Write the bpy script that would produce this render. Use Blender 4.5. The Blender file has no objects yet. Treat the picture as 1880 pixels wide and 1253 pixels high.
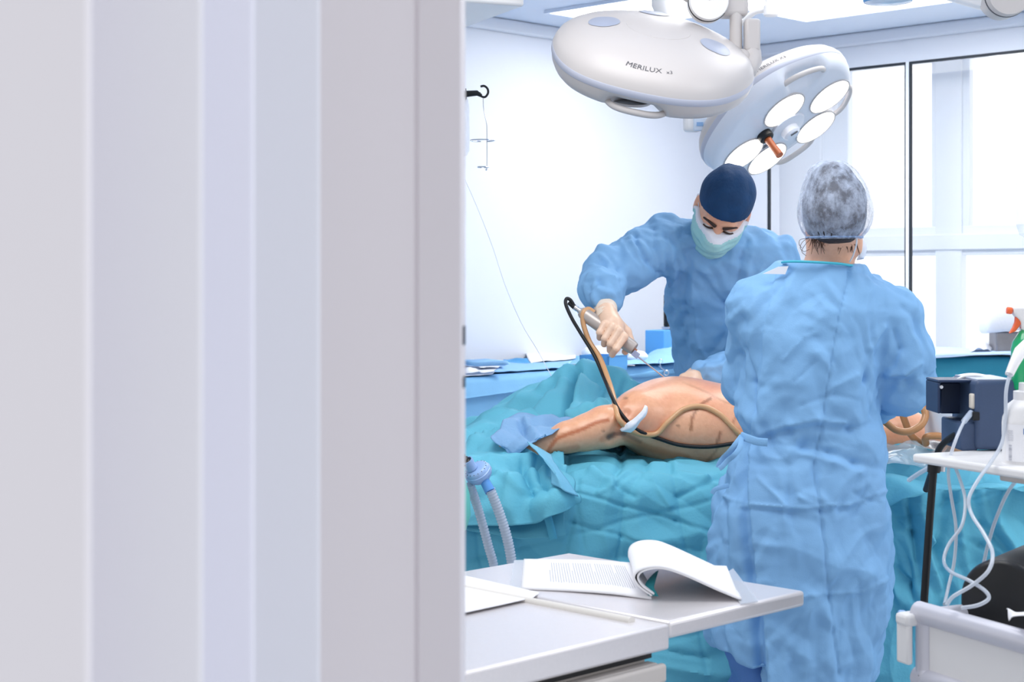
import bpy, math, random
import numpy as np
from mathutils import Vector, Matrix

scene = bpy.context.scene
COL = scene.collection
R = math.radians

# ------------------------------------------------------------------ camera, world, light, exposure
HOR, F, EYE = 515.0, 3000.0, 1.41        # horizon row, focal length in pixels, eye height
cam_d = bpy.data.cameras.new('camera')
cam = bpy.data.objects.new('camera', cam_d)
COL.objects.link(cam)
cam.location = (0, 0, EYE)
cam.rotation_euler = (R(90), 0, 0)
cam_d.sensor_width = 36.0
cam_d.lens = 36.0 * F / 1880.0
cam_d.shift_y = -(626.5 - HOR) / 1880.0
cam_d.dof.use_dof = True
cam_d.dof.focus_distance = 3.9
cam_d.dof.aperture_fstop = 10.0
scene.camera = cam

world = bpy.data.worlds.new('world')
scene.world = world
world.use_nodes = True
_bg = world.node_tree.nodes['Background']
_bg.inputs[0].default_value = (0.955, 0.97, 1.0, 1)
# bright sky beyond the window wall, dimmer corridor daylight behind the camera
_nt = world.node_tree
_tc = _nt.nodes.new('ShaderNodeTexCoord')
_dp = _nt.nodes.new('ShaderNodeVectorMath'); _dp.operation = 'DOT_PRODUCT'; _dp.inputs[1].default_value = (0.7071, 0.7071, 0.0)
_mr = _nt.nodes.new('ShaderNodeMapRange'); _mr.interpolation_type = 'SMOOTHSTEP'
_mr.inputs['From Min'].default_value = -0.3; _mr.inputs['From Max'].default_value = 0.5
_mr.inputs['To Min'].default_value = 0.62; _mr.inputs['To Max'].default_value = 1.3
_nt.links.new(_tc.outputs['Generated'], _dp.inputs[0]); _nt.links.new(_dp.outputs['Value'], _mr.inputs['Value'])
_nt.links.new(_mr.outputs['Result'], _bg.inputs[1])

scene.view_settings.view_transform = 'Standard'
scene.view_settings.look = 'None'
scene.view_settings.gamma = 1.0
scene.view_settings.use_curve_mapping = False
scene.view_settings.exposure = 0.22
scene.cycles.use_denoising = True
scene.cycles.max_bounces = 8
scene.cycles.transparent_max_bounces = 12
scene.cycles.sample_clamp_indirect = 6.0

S2 = math.sqrt(0.5)
AX = np.array([S2, S2, 0.0])             # along the left wall, away from the camera
BX = np.array([-S2, S2, 0.0])            # along the window wall, away from the camera
CORNER = np.array([1.148, 9.57, 0.0])    # where the two walls meet
CEIL = 2.75

# unseen area lights added above the picture to brighten the room
for _a, _b in ((4.5, 2.8), (3.8, 0.4), (2.2, 2.2)):
    _l = bpy.data.lights.new('added_fill_light', 'AREA')
    _l.shape = 'SQUARE'; _l.size = 1.2; _l.energy = 21.0; _l.color = (1.0, 0.99, 0.97)
    _o = bpy.data.objects.new('added_fill_light', _l)
    COL.objects.link(_o)
    _q = _a*AX + _b*BX
    _o.location = (_q[0], _q[1], CEIL - 0.015); _o.rotation_euler = (0, 0, R(45))

# ------------------------------------------------------------------ helpers
def P(px, py, d):
    return np.array([(px - 940.0) / F * d, d, EYE - (py - HOR) / F * d])

def Pz(px, d, z):
    return np.array([(px - 940.0) / F * d, d, z])

def lin(c):
    c = c / 255.0
    return c / 12.92 if c <= 0.04045 else ((c + 0.055) / 1.055) ** 2.4

def rgb(r, g, b):
    return (lin(r), lin(g), lin(b), 1.0)

MATS = {}
def mat(name, color, rough=0.5, metal=0.0, noise=0.0, nscale=30.0, bump=0.0, bscale=60.0, emit=None,
        estr=0.0, alpha=1.0, trans=0.0, coat=0.0, sss=0.0, spec=0.5, ior=1.45, sheen=0.0):
    if name in MATS:
        return MATS[name]
    m = bpy.data.materials.new(name)
    m.use_nodes = True
    nt = m.node_tree
    b = nt.nodes['Principled BSDF']
    b.inputs['Base Color'].default_value = color
    b.inputs['Roughness'].default_value = rough
    b.inputs['Metallic'].default_value = metal
    b.inputs['Specular IOR Level'].default_value = spec
    b.inputs['IOR'].default_value = ior
    b.inputs['Alpha'].default_value = alpha
    b.inputs['Transmission Weight'].default_value = trans
    b.inputs['Coat Weight'].default_value = coat
    b.inputs['Sheen Weight'].default_value = sheen
    if sss:
        b.inputs['Subsurface Weight'].default_value = sss
        b.inputs['Subsurface Radius'].default_value = (0.012, 0.005, 0.003)
        b.inputs['Subsurface Scale'].default_value = 1.0
    if emit:
        b.inputs['Emission Color'].default_value = emit
        b.inputs['Emission Strength'].default_value = estr
    tc = nt.nodes.new('ShaderNodeTexCoord')
    if noise:
        n = nt.nodes.new('ShaderNodeTexNoise')
        n.inputs['Scale'].default_value = nscale
        n.inputs['Detail'].default_value = 5
        nt.links.new(tc.outputs['Object'], n.inputs['Vector'])
        mx = nt.nodes.new('ShaderNodeMix')
        mx.data_type = 'RGBA'
        mx.inputs['A'].default_value = tuple(max(0, c * (1 - noise)) for c in color[:3]) + (1,)
        mx.inputs['B'].default_value = tuple(min(1, c * (1 + noise)) for c in color[:3]) + (1,)
        nt.links.new(n.outputs['Fac'], mx.inputs['Factor'])
        nt.links.new(mx.outputs['Result'], b.inputs['Base Color'])
    if bump:
        n2 = nt.nodes.new('ShaderNodeTexNoise')
        n2.inputs['Scale'].default_value = bscale
        n2.inputs['Detail'].default_value = 4
        nt.links.new(tc.outputs['Object'], n2.inputs['Vector'])
        bp = nt.nodes.new('ShaderNodeBump')
        bp.inputs['Strength'].default_value = bump
        bp.inputs['Distance'].default_value = 0.01
        nt.links.new(n2.outputs['Fac'], bp.inputs['Height'])
        nt.links.new(bp.outputs['Normal'], b.inputs['Normal'])
    MATS[name] = m
    return m

ORG = {}
def link(o, parent=None):
    COL.objects.link(o)
    if parent is not None:
        o.parent = parent
    return o

def tag(o, label=None, cat=None, group=None, kind=None):
    if label: o['label'] = label
    if cat: o['category'] = cat
    if group: o['group'] = group
    if kind: o['kind'] = kind
    return o

def thing(name, label, cat, loc, group=None, kind=None):
    o = bpy.data.objects.new(name, None)
    o.empty_display_size = 0.05
    COL.objects.link(o)
    o.location = tuple(float(v) for v in loc)
    ORG[o.name] = np.array(loc, float)
    return tag(o, label, cat, group, kind)

class MB:
    """collects pieces of ONE mesh, in world metres"""
    def __init__(s):
        s.v, s.f, s.n, s.mi = [], [], 0, []
    def add(s, v, f, mi=0):
        v = np.asarray(v, float).reshape(-1, 3)
        s.v.append(v)
        for q in f:
            s.f.append(tuple(int(i) + s.n for i in q))
            s.mi.append(mi)
        s.n += len(v)
        return s
    def box(s, c, size, ax=None, mi=0):
        c = np.asarray(c, float); h = np.asarray(size, float) / 2
        M = np.eye(3) if ax is None else np.asarray(ax, float)
        vs = [c + M.T @ (h * np.array(k)) for k in
              [(-1,-1,-1),(1,-1,-1),(1,1,-1),(-1,1,-1),(-1,-1,1),(1,-1,1),(1,1,1),(-1,1,1)]]
        return s.add(vs, [(0,3,2,1),(4,5,6,7),(0,1,5,4),(1,2,6,5),(2,3,7,6),(3,0,4,7)], mi)
    def rings(s, rs, cap0=True, cap1=True, closed=True, mi=0):
        rs = [np.asarray(r, float) for r in rs]
        m = len(rs[0]); v = np.vstack(rs); f = []
        for i in range(len(rs) - 1):
            for j in range(m if closed else m - 1):
                k = (j + 1) % m
                f.append((i*m+j, i*m+k, (i+1)*m+k, (i+1)*m+j))
        if cap0: f.append(tuple(range(m))[::-1])
        if cap1: f.append(tuple((len(rs)-1)*m + j for j in range(m)))
        return s.add(v, f, mi)
    def tube(s, pts, r, n=10, caps=True, flat=1.0, up=None, mi=0):
        pts = np.asarray(pts, float)
        L = len(pts)
        r = np.full(L, r) if np.isscalar(r) else np.asarray(r, float)
        t = np.gradient(pts, axis=0)
        t /= np.maximum(np.linalg.norm(t, axis=1, keepdims=True), 1e-9)
        u = np.array([0, 0, 1.0]) if up is None else np.asarray(up, float)
        if abs(u @ t[0]) > 0.95: u = np.array([0, 1.0, 0.1])
        rs = []
        x = np.cross(u, t[0]); x /= np.linalg.norm(x)
        for i in range(L):
            x = x - t[i] * (x @ t[i]); x /= max(np.linalg.norm(x), 1e-9)
            y = np.cross(t[i], x)
            a = np.linspace(0, 2*np.pi, n, endpoint=False)
            rs.append(pts[i] + r[i]*(np.outer(np.cos(a), x) + flat*np.outer(np.sin(a), y)))
        return s.rings(rs, caps, caps, mi=mi)
    def cyl(s, p0, p1, r0, r1=None, n=24, caps=True, mi=0):
        r1 = r0 if r1 is None else r1
        p0 = np.asarray(p0, float); p1 = np.asarray(p1, float)
        return s.tube([p0, p1], [r0, r1], n, caps, mi=mi)
    def lathe(s, c, prof, axis=(0,0,1), n=32, mi=0, caps=True):
        """prof: list of (radius, height along the axis)"""
        c = np.asarray(c, float); z = np.asarray(axis, float); z /= np.linalg.norm(z)
        x = np.cross(z, [0, 1, 0.01]); x /= np.linalg.norm(x); y = np.cross(z, x)
        a = np.linspace(0, 2*np.pi, n, endpoint=False)
        rs = [c + h*z + max(r, 1e-5)*(np.outer(np.cos(a), x) + np.outer(np.sin(a), y)) for r, h in prof]
        return s.rings(rs, caps, caps, mi=mi)
    def ball(s, c, rad, n=16, mi=0, ax=None):
        rad = np.full(3, rad) if np.isscalar(rad) else np.asarray(rad, float)
        M = np.eye(3) if ax is None else np.asarray(ax, float)
        rs = []
        for t in np.linspace(-np.pi/2 + 1e-3, np.pi/2 - 1e-3, n//2 + 1):
            a = np.linspace(0, 2*np.pi, n, endpoint=False)
            q = np.stack([np.cos(a)*np.cos(t)*rad[0], np.sin(a)*np.cos(t)*rad[1], np.full(n, np.sin(t)*rad[2])], 1)
            rs.append(np.asarray(c, float) + q @ M)
        return s.rings(rs, mi=mi)
    def grid(s, g, mi=0):
        g = np.asarray(g, float); a, b = g.shape[:2]
        f = [(i*b+j, i*b+j+1, (i+1)*b+j+1, (i+1)*b+j) for i in range(a-1) for j in range(b-1)]
        return s.add(g.reshape(-1, 3), f, mi)
    def prism(s, poly, dirv, mi=0):
        poly = np.asarray(poly, float); n = len(poly); d = np.asarray(dirv, float)
        v = np.vstack([poly, poly + d])
        f = [tuple(range(n))[::-1], tuple(range(n, 2*n))] + [(i, (i+1) % n, n+(i+1) % n, n+i) for i in range(n)]
        return s.add(v, f, mi)
    def build(s, name, m, parent=None, smooth=40, bevel=0.0, seg=2, solid=0.0, subsurf=0, fixn=True, attrs=None, origin=None):
        v = np.vstack(s.v)
        if parent is not None:
            org = ORG[parent.name]
        elif origin is not None:
            org = np.asarray(origin, float)
        else:
            org = np.array([v[:,0].mean(), v[:,1].mean(), v[:,2].min()])
        me = bpy.data.meshes.new(name)
        me.from_pydata((v - org).tolist(), [], s.f)
        me.update()
        ms = m if isinstance(m, (list, tuple)) else [m]
        for q in ms: me.materials.append(q)
        if len(ms) > 1: me.polygons.foreach_set('material_index', s.mi)
        if fixn:
            import bmesh
            bm = bmesh.new(); bm.from_mesh(me)
            bmesh.ops.recalc_face_normals(bm, faces=bm.faces)
            bm.to_mesh(me); bm.free()
        if smooth:
            me.polygons.foreach_set('use_smooth', [True]*len(me.polygons))
            if smooth < 180: me.set_sharp_from_angle(angle=R(smooth))
        if attrs:
            for k, val in attrs.items():
                a = me.attributes.new(k, 'FLOAT', 'POINT')
                a.data.foreach_set('value', np.asarray(val, np.float32))
        o = bpy.data.objects.new(name, me)
        link(o, parent)
        if parent is None:
            o.location = tuple(org); ORG[o.name] = org
        else:
            ORG[o.name] = org
        if bevel:
            b = o.modifiers.new('bevel', 'BEVEL'); b.width = bevel; b.segments = seg; b.limit_method = 'ANGLE'; b.angle_limit = R(35)
        if solid:
            b = o.modifiers.new('solid', 'SOLIDIFY'); b.thickness = solid; b.offset = -1
        if subsurf:
            b = o.modifiers.new('sub', 'SUBSURF'); b.levels = subsurf; b.render_levels = subsurf
        return o

def spline(pts, n=8, closed=False):
    p = np.asarray(pts, float)
    if len(p) < 3: return np.array([p[0] + (p[-1]-p[0])*t for t in np.linspace(0, 1, n+1)])
    q = np.vstack([2*p[0]-p[1], p, 2*p[-1]-p[-2]]) if not closed else np.vstack([p[-1], p, p[0], p[1]])
    out = []
    for i in range(1, len(q)-2):
        a, b, c, d = q[i-1], q[i], q[i+1], q[i+2]
        for t in np.linspace(0, 1, n, endpoint=False):
            out.append(0.5*((2*b) + (c-a)*t + (2*a-5*b+4*c-d)*t*t + (3*b-a-3*c+d)*t**3))
    if not closed: out.append(p[-1])
    return np.array(out)

def px_spline(pts, n=8):
    return spline([P(*q) for q in pts], n)

# gradient noise
_rs = np.random.RandomState(7)
_perm = np.concatenate([_rs.permutation(256)]*3)
_grad = _rs.normal(size=(256, 3)); _grad /= np.linalg.norm(_grad, axis=1, keepdims=True)
def noise3(p):
    p = np.asarray(p, float)
    i = np.floor(p).astype(int); f = p - i
    u = f*f*f*(f*(f*6-15)+10)
    i &= 255
    def g(dx, dy, dz):
        h = _perm[_perm[_perm[i[:,0]+dx] + i[:,1]+dy] + i[:,2]+dz]
        return (_grad[h]*(f - np.array([dx, dy, dz]))).sum(1)
    def l(a, b, t): return a + (b-a)*t
    x00 = l(g(0,0,0), g(1,0,0), u[:,0]); x10 = l(g(0,1,0), g(1,1,0), u[:,0])
    x01 = l(g(0,0,1), g(1,0,1), u[:,0]); x11 = l(g(0,1,1), g(1,1,1), u[:,0])
    return l(l(x00, x10, u[:,1]), l(x01, x11, u[:,1]), u[:,2])

def sstep(a, b, x):
    t = np.clip((x-a)/(b-a), 0, 1)
    return t*t*(3-2*t)

def tri(x):
    return np.abs((x % 1.0)*2-1)*2-1

def crumple(p, seed=0, amp=0.006, freq=5.0, n=6):
    """creased non-woven cloth: warped sharp folds in a few directions, coming and going over the surface"""
    rs = np.random.RandomState(seed)
    h = np.zeros(len(p))
    for i in range(n):
        d = rs.normal(size=3); d /= np.linalg.norm(d)
        f = freq*rs.uniform(0.5, 1.6)
        w = noise3(p*freq*0.55 + rs.uniform(0, 50, 3))
        m = sstep(-0.05, 0.3, noise3(p*freq*0.45 + rs.uniform(0, 50, 3)))
        h += tri(p @ d*f + 1.6*w + rs.uniform())*m/f*freq*rs.uniform(0.5, 1)
    return h*amp/math.sqrt(n)*2.6

# implicit surfaces
def cap(p, a, b, ra, rb):
    a = np.asarray(a, float); b = np.asarray(b, float); ab = b-a
    t = np.clip(((p-a) @ ab)/(ab @ ab), 0, 1)
    return np.linalg.norm(p - a - t[:,None]*ab, axis=1) - (ra+(rb-ra)*t)

def chain(p, pts, rad, k=0.0):
    d = None
    for i in range(len(pts)-1):
        e = cap(p, pts[i], pts[i+1], rad[i], rad[i+1])
        d = e if d is None else (smin(d, e, k) if k else np.minimum(d, e))
    return d

def ell(p, c, r, ax=None):
    q = p - np.asarray(c, float)
    if ax is not None: q = q @ np.asarray(ax, float).T
    r = np.asarray(r, float)
    k0 = np.linalg.norm(q/r, axis=1); k1 = np.linalg.norm(q/(r*r), axis=1)
    return k0*(k0-1)/np.maximum(k1, 1e-9)

def smin(a, b, k):
    h = np.maximum(k-np.abs(a-b), 0)/k
    return np.minimum(a, b) - h*h*k*0.25

def smax(a, b, k):
    return -smin(-a, -b, k)

def surface(f, lo, hi, h):
    """surface nets over a signed distance f; returns vertices, quads"""
    lo = np.asarray(lo, float); hi = np.asarray(hi, float)
    B = 6
    nb = np.ceil((hi-lo)/(h*B)).astype(int)
    n = nb*B + 1
    V = np.full(n, 1.0, np.float32)
    bc = np.stack(np.meshgrid(*[lo[k]+(np.arange(nb[k])+0.5)*h*B for k in range(3)], indexing='ij'), -1).reshape(-1, 3)
    fc = f(bc)
    near = np.abs(fc) < h*B*1.5
    bi = np.stack(np.meshgrid(*[np.arange(nb[k]) for k in range(3)], indexing='ij'), -1).reshape(-1, 3)
    for b in bi[(~near) & (fc < 0)]:
        x, y, z = b*B
        V[x:x+B+1, y:y+B+1, z:z+B+1] = -1.0
    off = np.stack(np.meshgrid(*[np.arange(B+1)]*3, indexing='ij'), -1).reshape(-1, 3)
    nbk = bi[near]
    for s in range(0, len(nbk), 400):
        idx = (nbk[s:s+400, None, :]*B + off[None]).reshape(-1, 3)
        V[idx[:,0], idx[:,1], idx[:,2]] = f(lo + idx*h)
    S = V < 0
    c = [V[i:n[0]-1+i, j:n[1]-1+j, k:n[2]-1+k] for i in (0,1) for j in (0,1) for k in (0,1)]
    sg = np.stack([q < 0 for q in c], 0).sum(0)
    act = (sg > 0) & (sg < 8)
    ci = np.argwhere(act)
    idm = np.full(act.shape, -1, int); idm[act] = np.arange(len(ci))
    cv = np.stack([q[act] for q in c], 1).astype(float)
    cp = np.array([(i, j, k) for i in (0,1) for j in (0,1) for k in (0,1)], float)
    acc = np.zeros((len(ci), 3)); cnt = np.zeros(len(ci))
    for a in range(8):
        for b in range(a+1, 8):
            if np.abs(cp[a]-cp[b]).sum() == 1:
                x = (cv[:,a] < 0) != (cv[:,b] < 0)
                t = cv[x,a]/(cv[x,a]-cv[x,b])
                acc[x] += cp[a] + t[:,None]*(cp[b]-cp[a]); cnt[x] += 1
    v = lo + (ci + acc/cnt[:,None])*h
    faces = []
    for ax_ in range(3):
        u, w = (ax_+1) % 3, (ax_+2) % 3
        a = [slice(None)]*3; b = [slice(None)]*3
        a[ax_] = slice(0, -1); b[ax_] = slice(1, None)
        e = np.argwhere(S[tuple(a)] != S[tuple(b)])
        e = e[(e[:,u] > 0) & (e[:,w] > 0) & (e[:,u] < n[u]-1) & (e[:,w] < n[w]-1)]
        fl = S[e[:,0], e[:,1], e[:,2]]
        q = []
        for du, dw in ((-1,-1), (0,-1), (0,0), (-1,0)):
            t = e.copy(); t[:,u] += du; t[:,w] += dw
            q.append(idm[t[:,0], t[:,1], t[:,2]])
        q = np.stack(q, 1)
        q[~fl] = q[~fl][:, ::-1]
        faces.append(q)
    return v, np.vstack(faces)

def vnormals(v, f):
    f = np.asarray(f)
    a = np.cross(v[f[:,2]]-v[f[:,0]], v[f[:,3]]-v[f[:,1]])
    n = np.zeros_like(v)
    for k in range(4): np.add.at(n, f[:,k], a)
    return n/np.maximum(np.linalg.norm(n, axis=1, keepdims=True), 1e-12)

def relax(v, f, it=1):
    f = np.asarray(f)
    for _ in range(it):
        s = np.zeros_like(v); c = np.zeros(len(v))
        for k in range(4):
            for m in (1, 3):
                np.add.at(s, f[:,k], v[f[:,(k+m) % 4]]); np.add.at(c, f[:,k], 1)
        v = 0.5*v + 0.5*s/np.maximum(c, 1)[:,None]
    return v

def grid_normals(g):
    du = np.gradient(g, axis=0); dv = np.gradient(g, axis=1)
    n = np.cross(du, dv)
    return n/np.maximum(np.linalg.norm(n, axis=2, keepdims=True), 1e-12)

def sheet(ctrl, nu=8, nv=8, amp=0.004, freq=6.0, seed=1, extra=None, flip=1.0, n=6):
    """cloth from a net of control points: smooth interpolation both ways, then creases"""
    rows = [spline(r, nv) for r in ctrl]
    a = np.array(rows)
    g = np.stack([spline(a[:,j], nu) for j in range(a.shape[1])], 1)
    nrm = grid_normals(g)*flip
    q = g.reshape(-1, 3)
    h = crumple(q, seed, amp, freq, n).reshape(g.shape[:2])
    if extra is not None: h = h + extra(g)
    return g + nrm*h[..., None]

def segd(q, a, b):
    a = np.asarray(a, float); b = np.asarray(b, float); ab = b-a
    t = np.clip(((q-a) @ ab)/(ab @ ab), 0, 1)
    d = q - a - t[:,None]*ab
    side = ab[0]*d[:,1]-ab[1]*d[:,0]
    return np.linalg.norm(d, axis=1), np.sign(side), t

def pxof(v):
    """where a point lands in the photograph"""
    v = np.asarray(v, float).reshape(-1, 3)
    return np.stack([940+F*v[:,0]/v[:,1], HOR+F*(EYE-v[:,2])/v[:,1]], 1)

def text_mesh(body, size):
    c = bpy.data.curves.new('lettering', 'FONT')
    c.body = body; c.size = size; c.extrude = 0.0; c.align_x = 'LEFT'; c.resolution_u = 2
    o = bpy.data.objects.new('lettering', c); COL.objects.link(o)
    dg = bpy.context.evaluated_depsgraph_get()
    me = bpy.data.meshes.new_from_object(o.evaluated_get(dg))
    v = np.array([list(q.co) for q in me.vertices]); f = [tuple(p.vertices) for p in me.polygons]
    bpy.data.objects.remove(o); bpy.data.meshes.remove(me); bpy.data.curves.remove(c)
    return v, f

# ------------------------------------------------------------------ materials
WALL = mat('wall_paint', rgb(222, 226, 236), 0.35, noise=0.01, nscale=3)
CEILM = mat('ceiling_paint', rgb(224, 233, 248), 0.5)
FLOORM = mat('floor_vinyl', rgb(196, 202, 210), 0.3, noise=0.04, nscale=40)
WHITE = mat('white_plastic', rgb(240, 239, 240), 0.35)
WARMW = mat('warm_white_enamel', rgb(200, 195, 194), 0.38)
FRAMEW = mat('window_frame_white', rgb(238, 242, 250), 0.35)
BLACK = mat('black_rubber', rgb(18, 20, 24), 0.45)
GASK = mat('dark_gasket', rgb(40, 48, 58), 0.5)
STEEL = mat('brushed_steel', rgb(196, 198, 204), 0.32, metal=1.0, noise=0.04, nscale=120)
CHROME = mat('chrome', rgb(215, 218, 225), 0.15, metal=1.0)
GREYB = mat('lamp_grey_band', rgb(186, 190, 206), 0.4)
GREYW = mat('lamp_grey_window', rgb(164, 172, 192), 0.35)
TEXTM = mat('grey_lettering', rgb(92, 92, 98), 0.5)
LIGHTM = mat('light_diffuser', rgb(255, 255, 255), 0.5, emit=(1.0, 0.99, 0.97, 1), estr=4.3)
LENSM = mat('lamp_lens_lit', rgb(255, 250, 240), 0.3, emit=(1.0, 0.93, 0.84, 1), estr=4.0)
LENSOFF = mat('lamp_lens_dark', rgb(190, 196, 206), 0.1, coat=0.5)

def glassy(name, tint, gloss=0.02, rough=0.02):
    m = bpy.data.materials.new(name); m.use_nodes = True
    nt = m.node_tree; nt.nodes.clear()
    o = nt.nodes.new('ShaderNodeOutputMaterial'); mx = nt.nodes.new('ShaderNodeMixShader')
    t = nt.nodes.new('ShaderNodeBsdfTransparent'); g = nt.nodes.new('ShaderNodeBsdfGlossy')
    t.inputs[0].default_value = tint; g.inputs['Roughness'].default_value = rough
    mx.inputs[0].default_value = gloss
    nt.links.new(t.outputs[0], mx.inputs[1]); nt.links.new(g.outputs[0], mx.inputs[2]); nt.links.new(mx.outputs[0], o.inputs[0])
    return m
GLASS = glassy('window_glass', (0.995, 0.998, 1.0, 1))

def film(name, color, alpha, rough=0.35, bump=0.0, bscale=40):
    m = mat(name, color, rough, alpha=alpha, bump=bump, bscale=bscale)
    return m

def rw(a, b, z=0.0):
    return a*AX + b*BX + np.array([0, 0, z])
CA, CB = float(CORNER @ AX), float(CORNER @ BX)
RA = np.array([AX, BX, [0, 0, 1.0]])       # room axes as rows

def rbox(mb, a0, a1, b0, b1, z0, z1, mi=0):
    return mb.box(rw((a0+a1)/2, (b0+b1)/2, (z0+z1)/2), (a1-a0, b1-b0, z1-z0), RA, mi)

def struct(name, mb, m, parent=None, **k):
    o = mb.build(name, m, parent, **k)
    if parent is None: o['kind'] = 'structure'
    return o

# ------------------------------------------------------------------ room shell
struct('floor', rbox(MB(), -0.5, CA+0.1, -1.6, CB+0.1, -0.06, 0.0), FLOORM, smooth=0)
struct('ceiling', rbox(MB(), 1.2, CA+0.1, -1.6, CB+0.1, CEIL, CEIL+0.08), CEILM, smooth=0)
struct('wall_left', rbox(MB(), 0.6, CA+0.12, CB, CB+0.12, 0, CEIL), WALL, smooth=0)
T0, T1, Z0, Z1 = 0.422, 4.6, 0.90, 2.565          # window opening, measured from the corner
w = MB()
rbox(w, CA, CA+0.12, CB-T0, CB, 0, CEIL)
rbox(w, CA, CA+0.12, CB-T1, CB-T0, 0, Z0)
rbox(w, CA, CA+0.12, CB-T1, CB-T0, Z1, CEIL)
rbox(w, CA, CA+0.12, CB-7.4, CB-T1, 0, CEIL)
struct('wall_right', w, WALL, smooth=0)
struct('trim_1', rbox(MB(), 0.6, CA-0.03, CB-0.03, CB-0.001, CEIL-0.07, CEIL-0.001), WALL, bevel=0.012)
struct('trim_2', rbox(MB(), CA-0.03, CA-0.001, CB-7.4, CB-0.001, CEIL-0.07, CEIL-0.001), WALL, bevel=0.012)
struct('baseboard_left', rbox(MB(), 0.6, CA-0.012, CB-0.012, CB-0.001, 0.001, 0.1), FRAMEW, bevel=0.003)
struct('baseboard_right', rbox(MB(), CA-0.012, CA-0.001, CB-7.4, CB-0.013, 0.001, 0.1), FRAMEW, bevel=0.003)

# inner glazing with dark gaskets
wo = thing('window_1', None, None, rw(CA+0.02, CB-T0, Z0), kind='structure')
g = MB()
rbox(g, CA+0.005, CA+0.025, CB-T1, CB-T0, Z1-0.013, Z1)
rbox(g, CA+0.005, CA+0.025, CB-T0-0.010, CB-T0, Z0, Z1-0.013)
rbox(g, CA+0.005, CA+0.025, CB-T1, CB-T0, Z0, Z0+0.012)
TM = 1.327
for tt in (TM, TM+1.35, TM+2.7):
    rbox(g, CA+0.005, CA+0.025, CB-tt-0.018, CB-tt-0.009, Z0, Z1-0.013)
    rbox(g, CA+0.005, CA+0.025, CB-tt+0.009, CB-tt+0.018, Z0, Z1-0.013)
g.build('gasket', GASK, wo, smooth=0)
edges = [T0+0.010, TM-0.018, TM+0.018, TM+1.35-0.018, TM+1.35+0.018, TM+2.7-0.018, TM+2.7+0.018, T1]
for k in range(0, 8, 2):
    rbox(MB(), CA+0.012, CA+0.018, CB-edges[k+1], CB-edges[k], Z0+0.012, Z1-0.013).build('pane', GLASS, wo, smooth=0)
mu = MB()
for tt in (TM, TM+1.35, TM+2.7):
    rbox(mu, CA+0.002, CA+0.03, CB-tt-0.009, CB-tt+0.009, Z0, Z1)
mu.build('mullion', FRAMEW, wo, smooth=0)

# outer window set about 0.35 m further out
def tpx(px, o):
    k = (px-940)/F
    return (k*(CORNER[1]+S2*o) - CORNER[0] - S2*o)/(S2*(1+k))
OO = 0.38
wo2 = thing('window_2', None, None, rw(CA+OO, CB, Z0), kind='structure')
fr = MB()
def obar(t0, t1, z0, z1, dep=0.07, off=0.0):
    rbox(fr, CA+OO-dep/2+off, CA+OO+dep/2+off, CB-t1, CB-t0, z0, z1)
tl0, tl1 = tpx(1500, OO), tpx(1560, OO)
tp0, tp1 = tpx(1722, OO), tpx(1770, OO)
obar(tl0-0.5, tl0+0.05, 0.7, 2.9)
obar(tl0+0.0, tl1, 0.7, 2.9, 0.05, 0.01)
obar(tp0, tp1, 0.7, 2.9, 0.06)
obar(tpx(1712, OO), tpx(1782, OO), 1.70, 2.9, 0.045, 0.01)
tq = tp1+1.3
obar(tq, tq+0.15, 0.7, 2.9)
obar(tl0, tq+0.1, 1.575, 1.66, 0.08)
obar(tl0, tq+0.1, 1.545, 1.705, 0.05, 0.01)
obar(tl0, tq+0.1, 0.80, 0.92, 0.08)
obar(tl0-0.5, tq+0.1, 2.60, 2.95, 0.06)
fr.build('window_frame', FRAMEW, wo2, smooth=0, bevel=0.006)
rbox(MB(), CA+OO+0.012, CA+OO+0.018, CB-tq, CB-tl1, 0.9, 2.62).build('pane', GLASS, wo2, smooth=0)

# ------------------------------------------------------------------ the near door frame, out of focus
JM1 = mat('facet_shade_warm', rgb(228, 222, 226), 0.55)  # lighter and darker facets of the frame are put into these tints
JM2 = mat('facet_shade_cool', rgb(236, 237, 245), 0.55)
JM3 = mat('facet_shade_lilac', rgb(243, 243, 255), 0.5)
JM4 = mat('facet_shade_pale', rgb(243, 239, 244), 0.55)
JM5 = mat('facet_shade_grey', rgb(242, 241, 247), 0.55)
def vert(name, pts, m, parent=None, z0=0.0, z1=2.2, th=0.05):
    q = np.array([[(px-940)/F*d, d, z0] for px, d in pts])
    back = q[::-1] + np.array([0, th, 0])
    return MB().prism(np.vstack([q, back]), (0, 0, z1-z0)).build(name, m, parent, smooth=30, bevel=0.004)
dj = thing('door_1', None, None, P(700, 2000, 1.3)*np.array([1, 1, 0]), kind='structure')
vert('door_jamb', [(480, 1.29), (585, 1.30), (759, 1.335), (762.5, 1.3375), (765.5, 1.3375), (769, 1.335), (846, 1.335)], JM1, dj, th=0.13)
vert('door_stop', [(330, 1.12), (587, 1.13)], JM2, dj, th=0.004)
vert('door_seal', [(250, 0.97), (466, 0.975)], JM3, dj, th=0.004)
vert('door_leaf', [(20, 0.86), (371, 0.865)], JM5, dj, th=0.004)
lh = MB()
for z in (1.363, 1.323):
    c = np.array([(847.5-940)/F*1.40, 1.40, z]); lh.box(c, (0.006, 0.03, 0.016 if z > 1.35 else 0.009))
lh.build('strike_plate', mat('dark_metal', rgb(70, 70, 76), 0.4, metal=0.8), dj, smooth=0)
wf = vert('wall_front', [(-520, 0.79), (165, 0.795)], JM4, None, z1=2.6, th=0.006)
wf['kind'] = 'structure'

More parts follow.
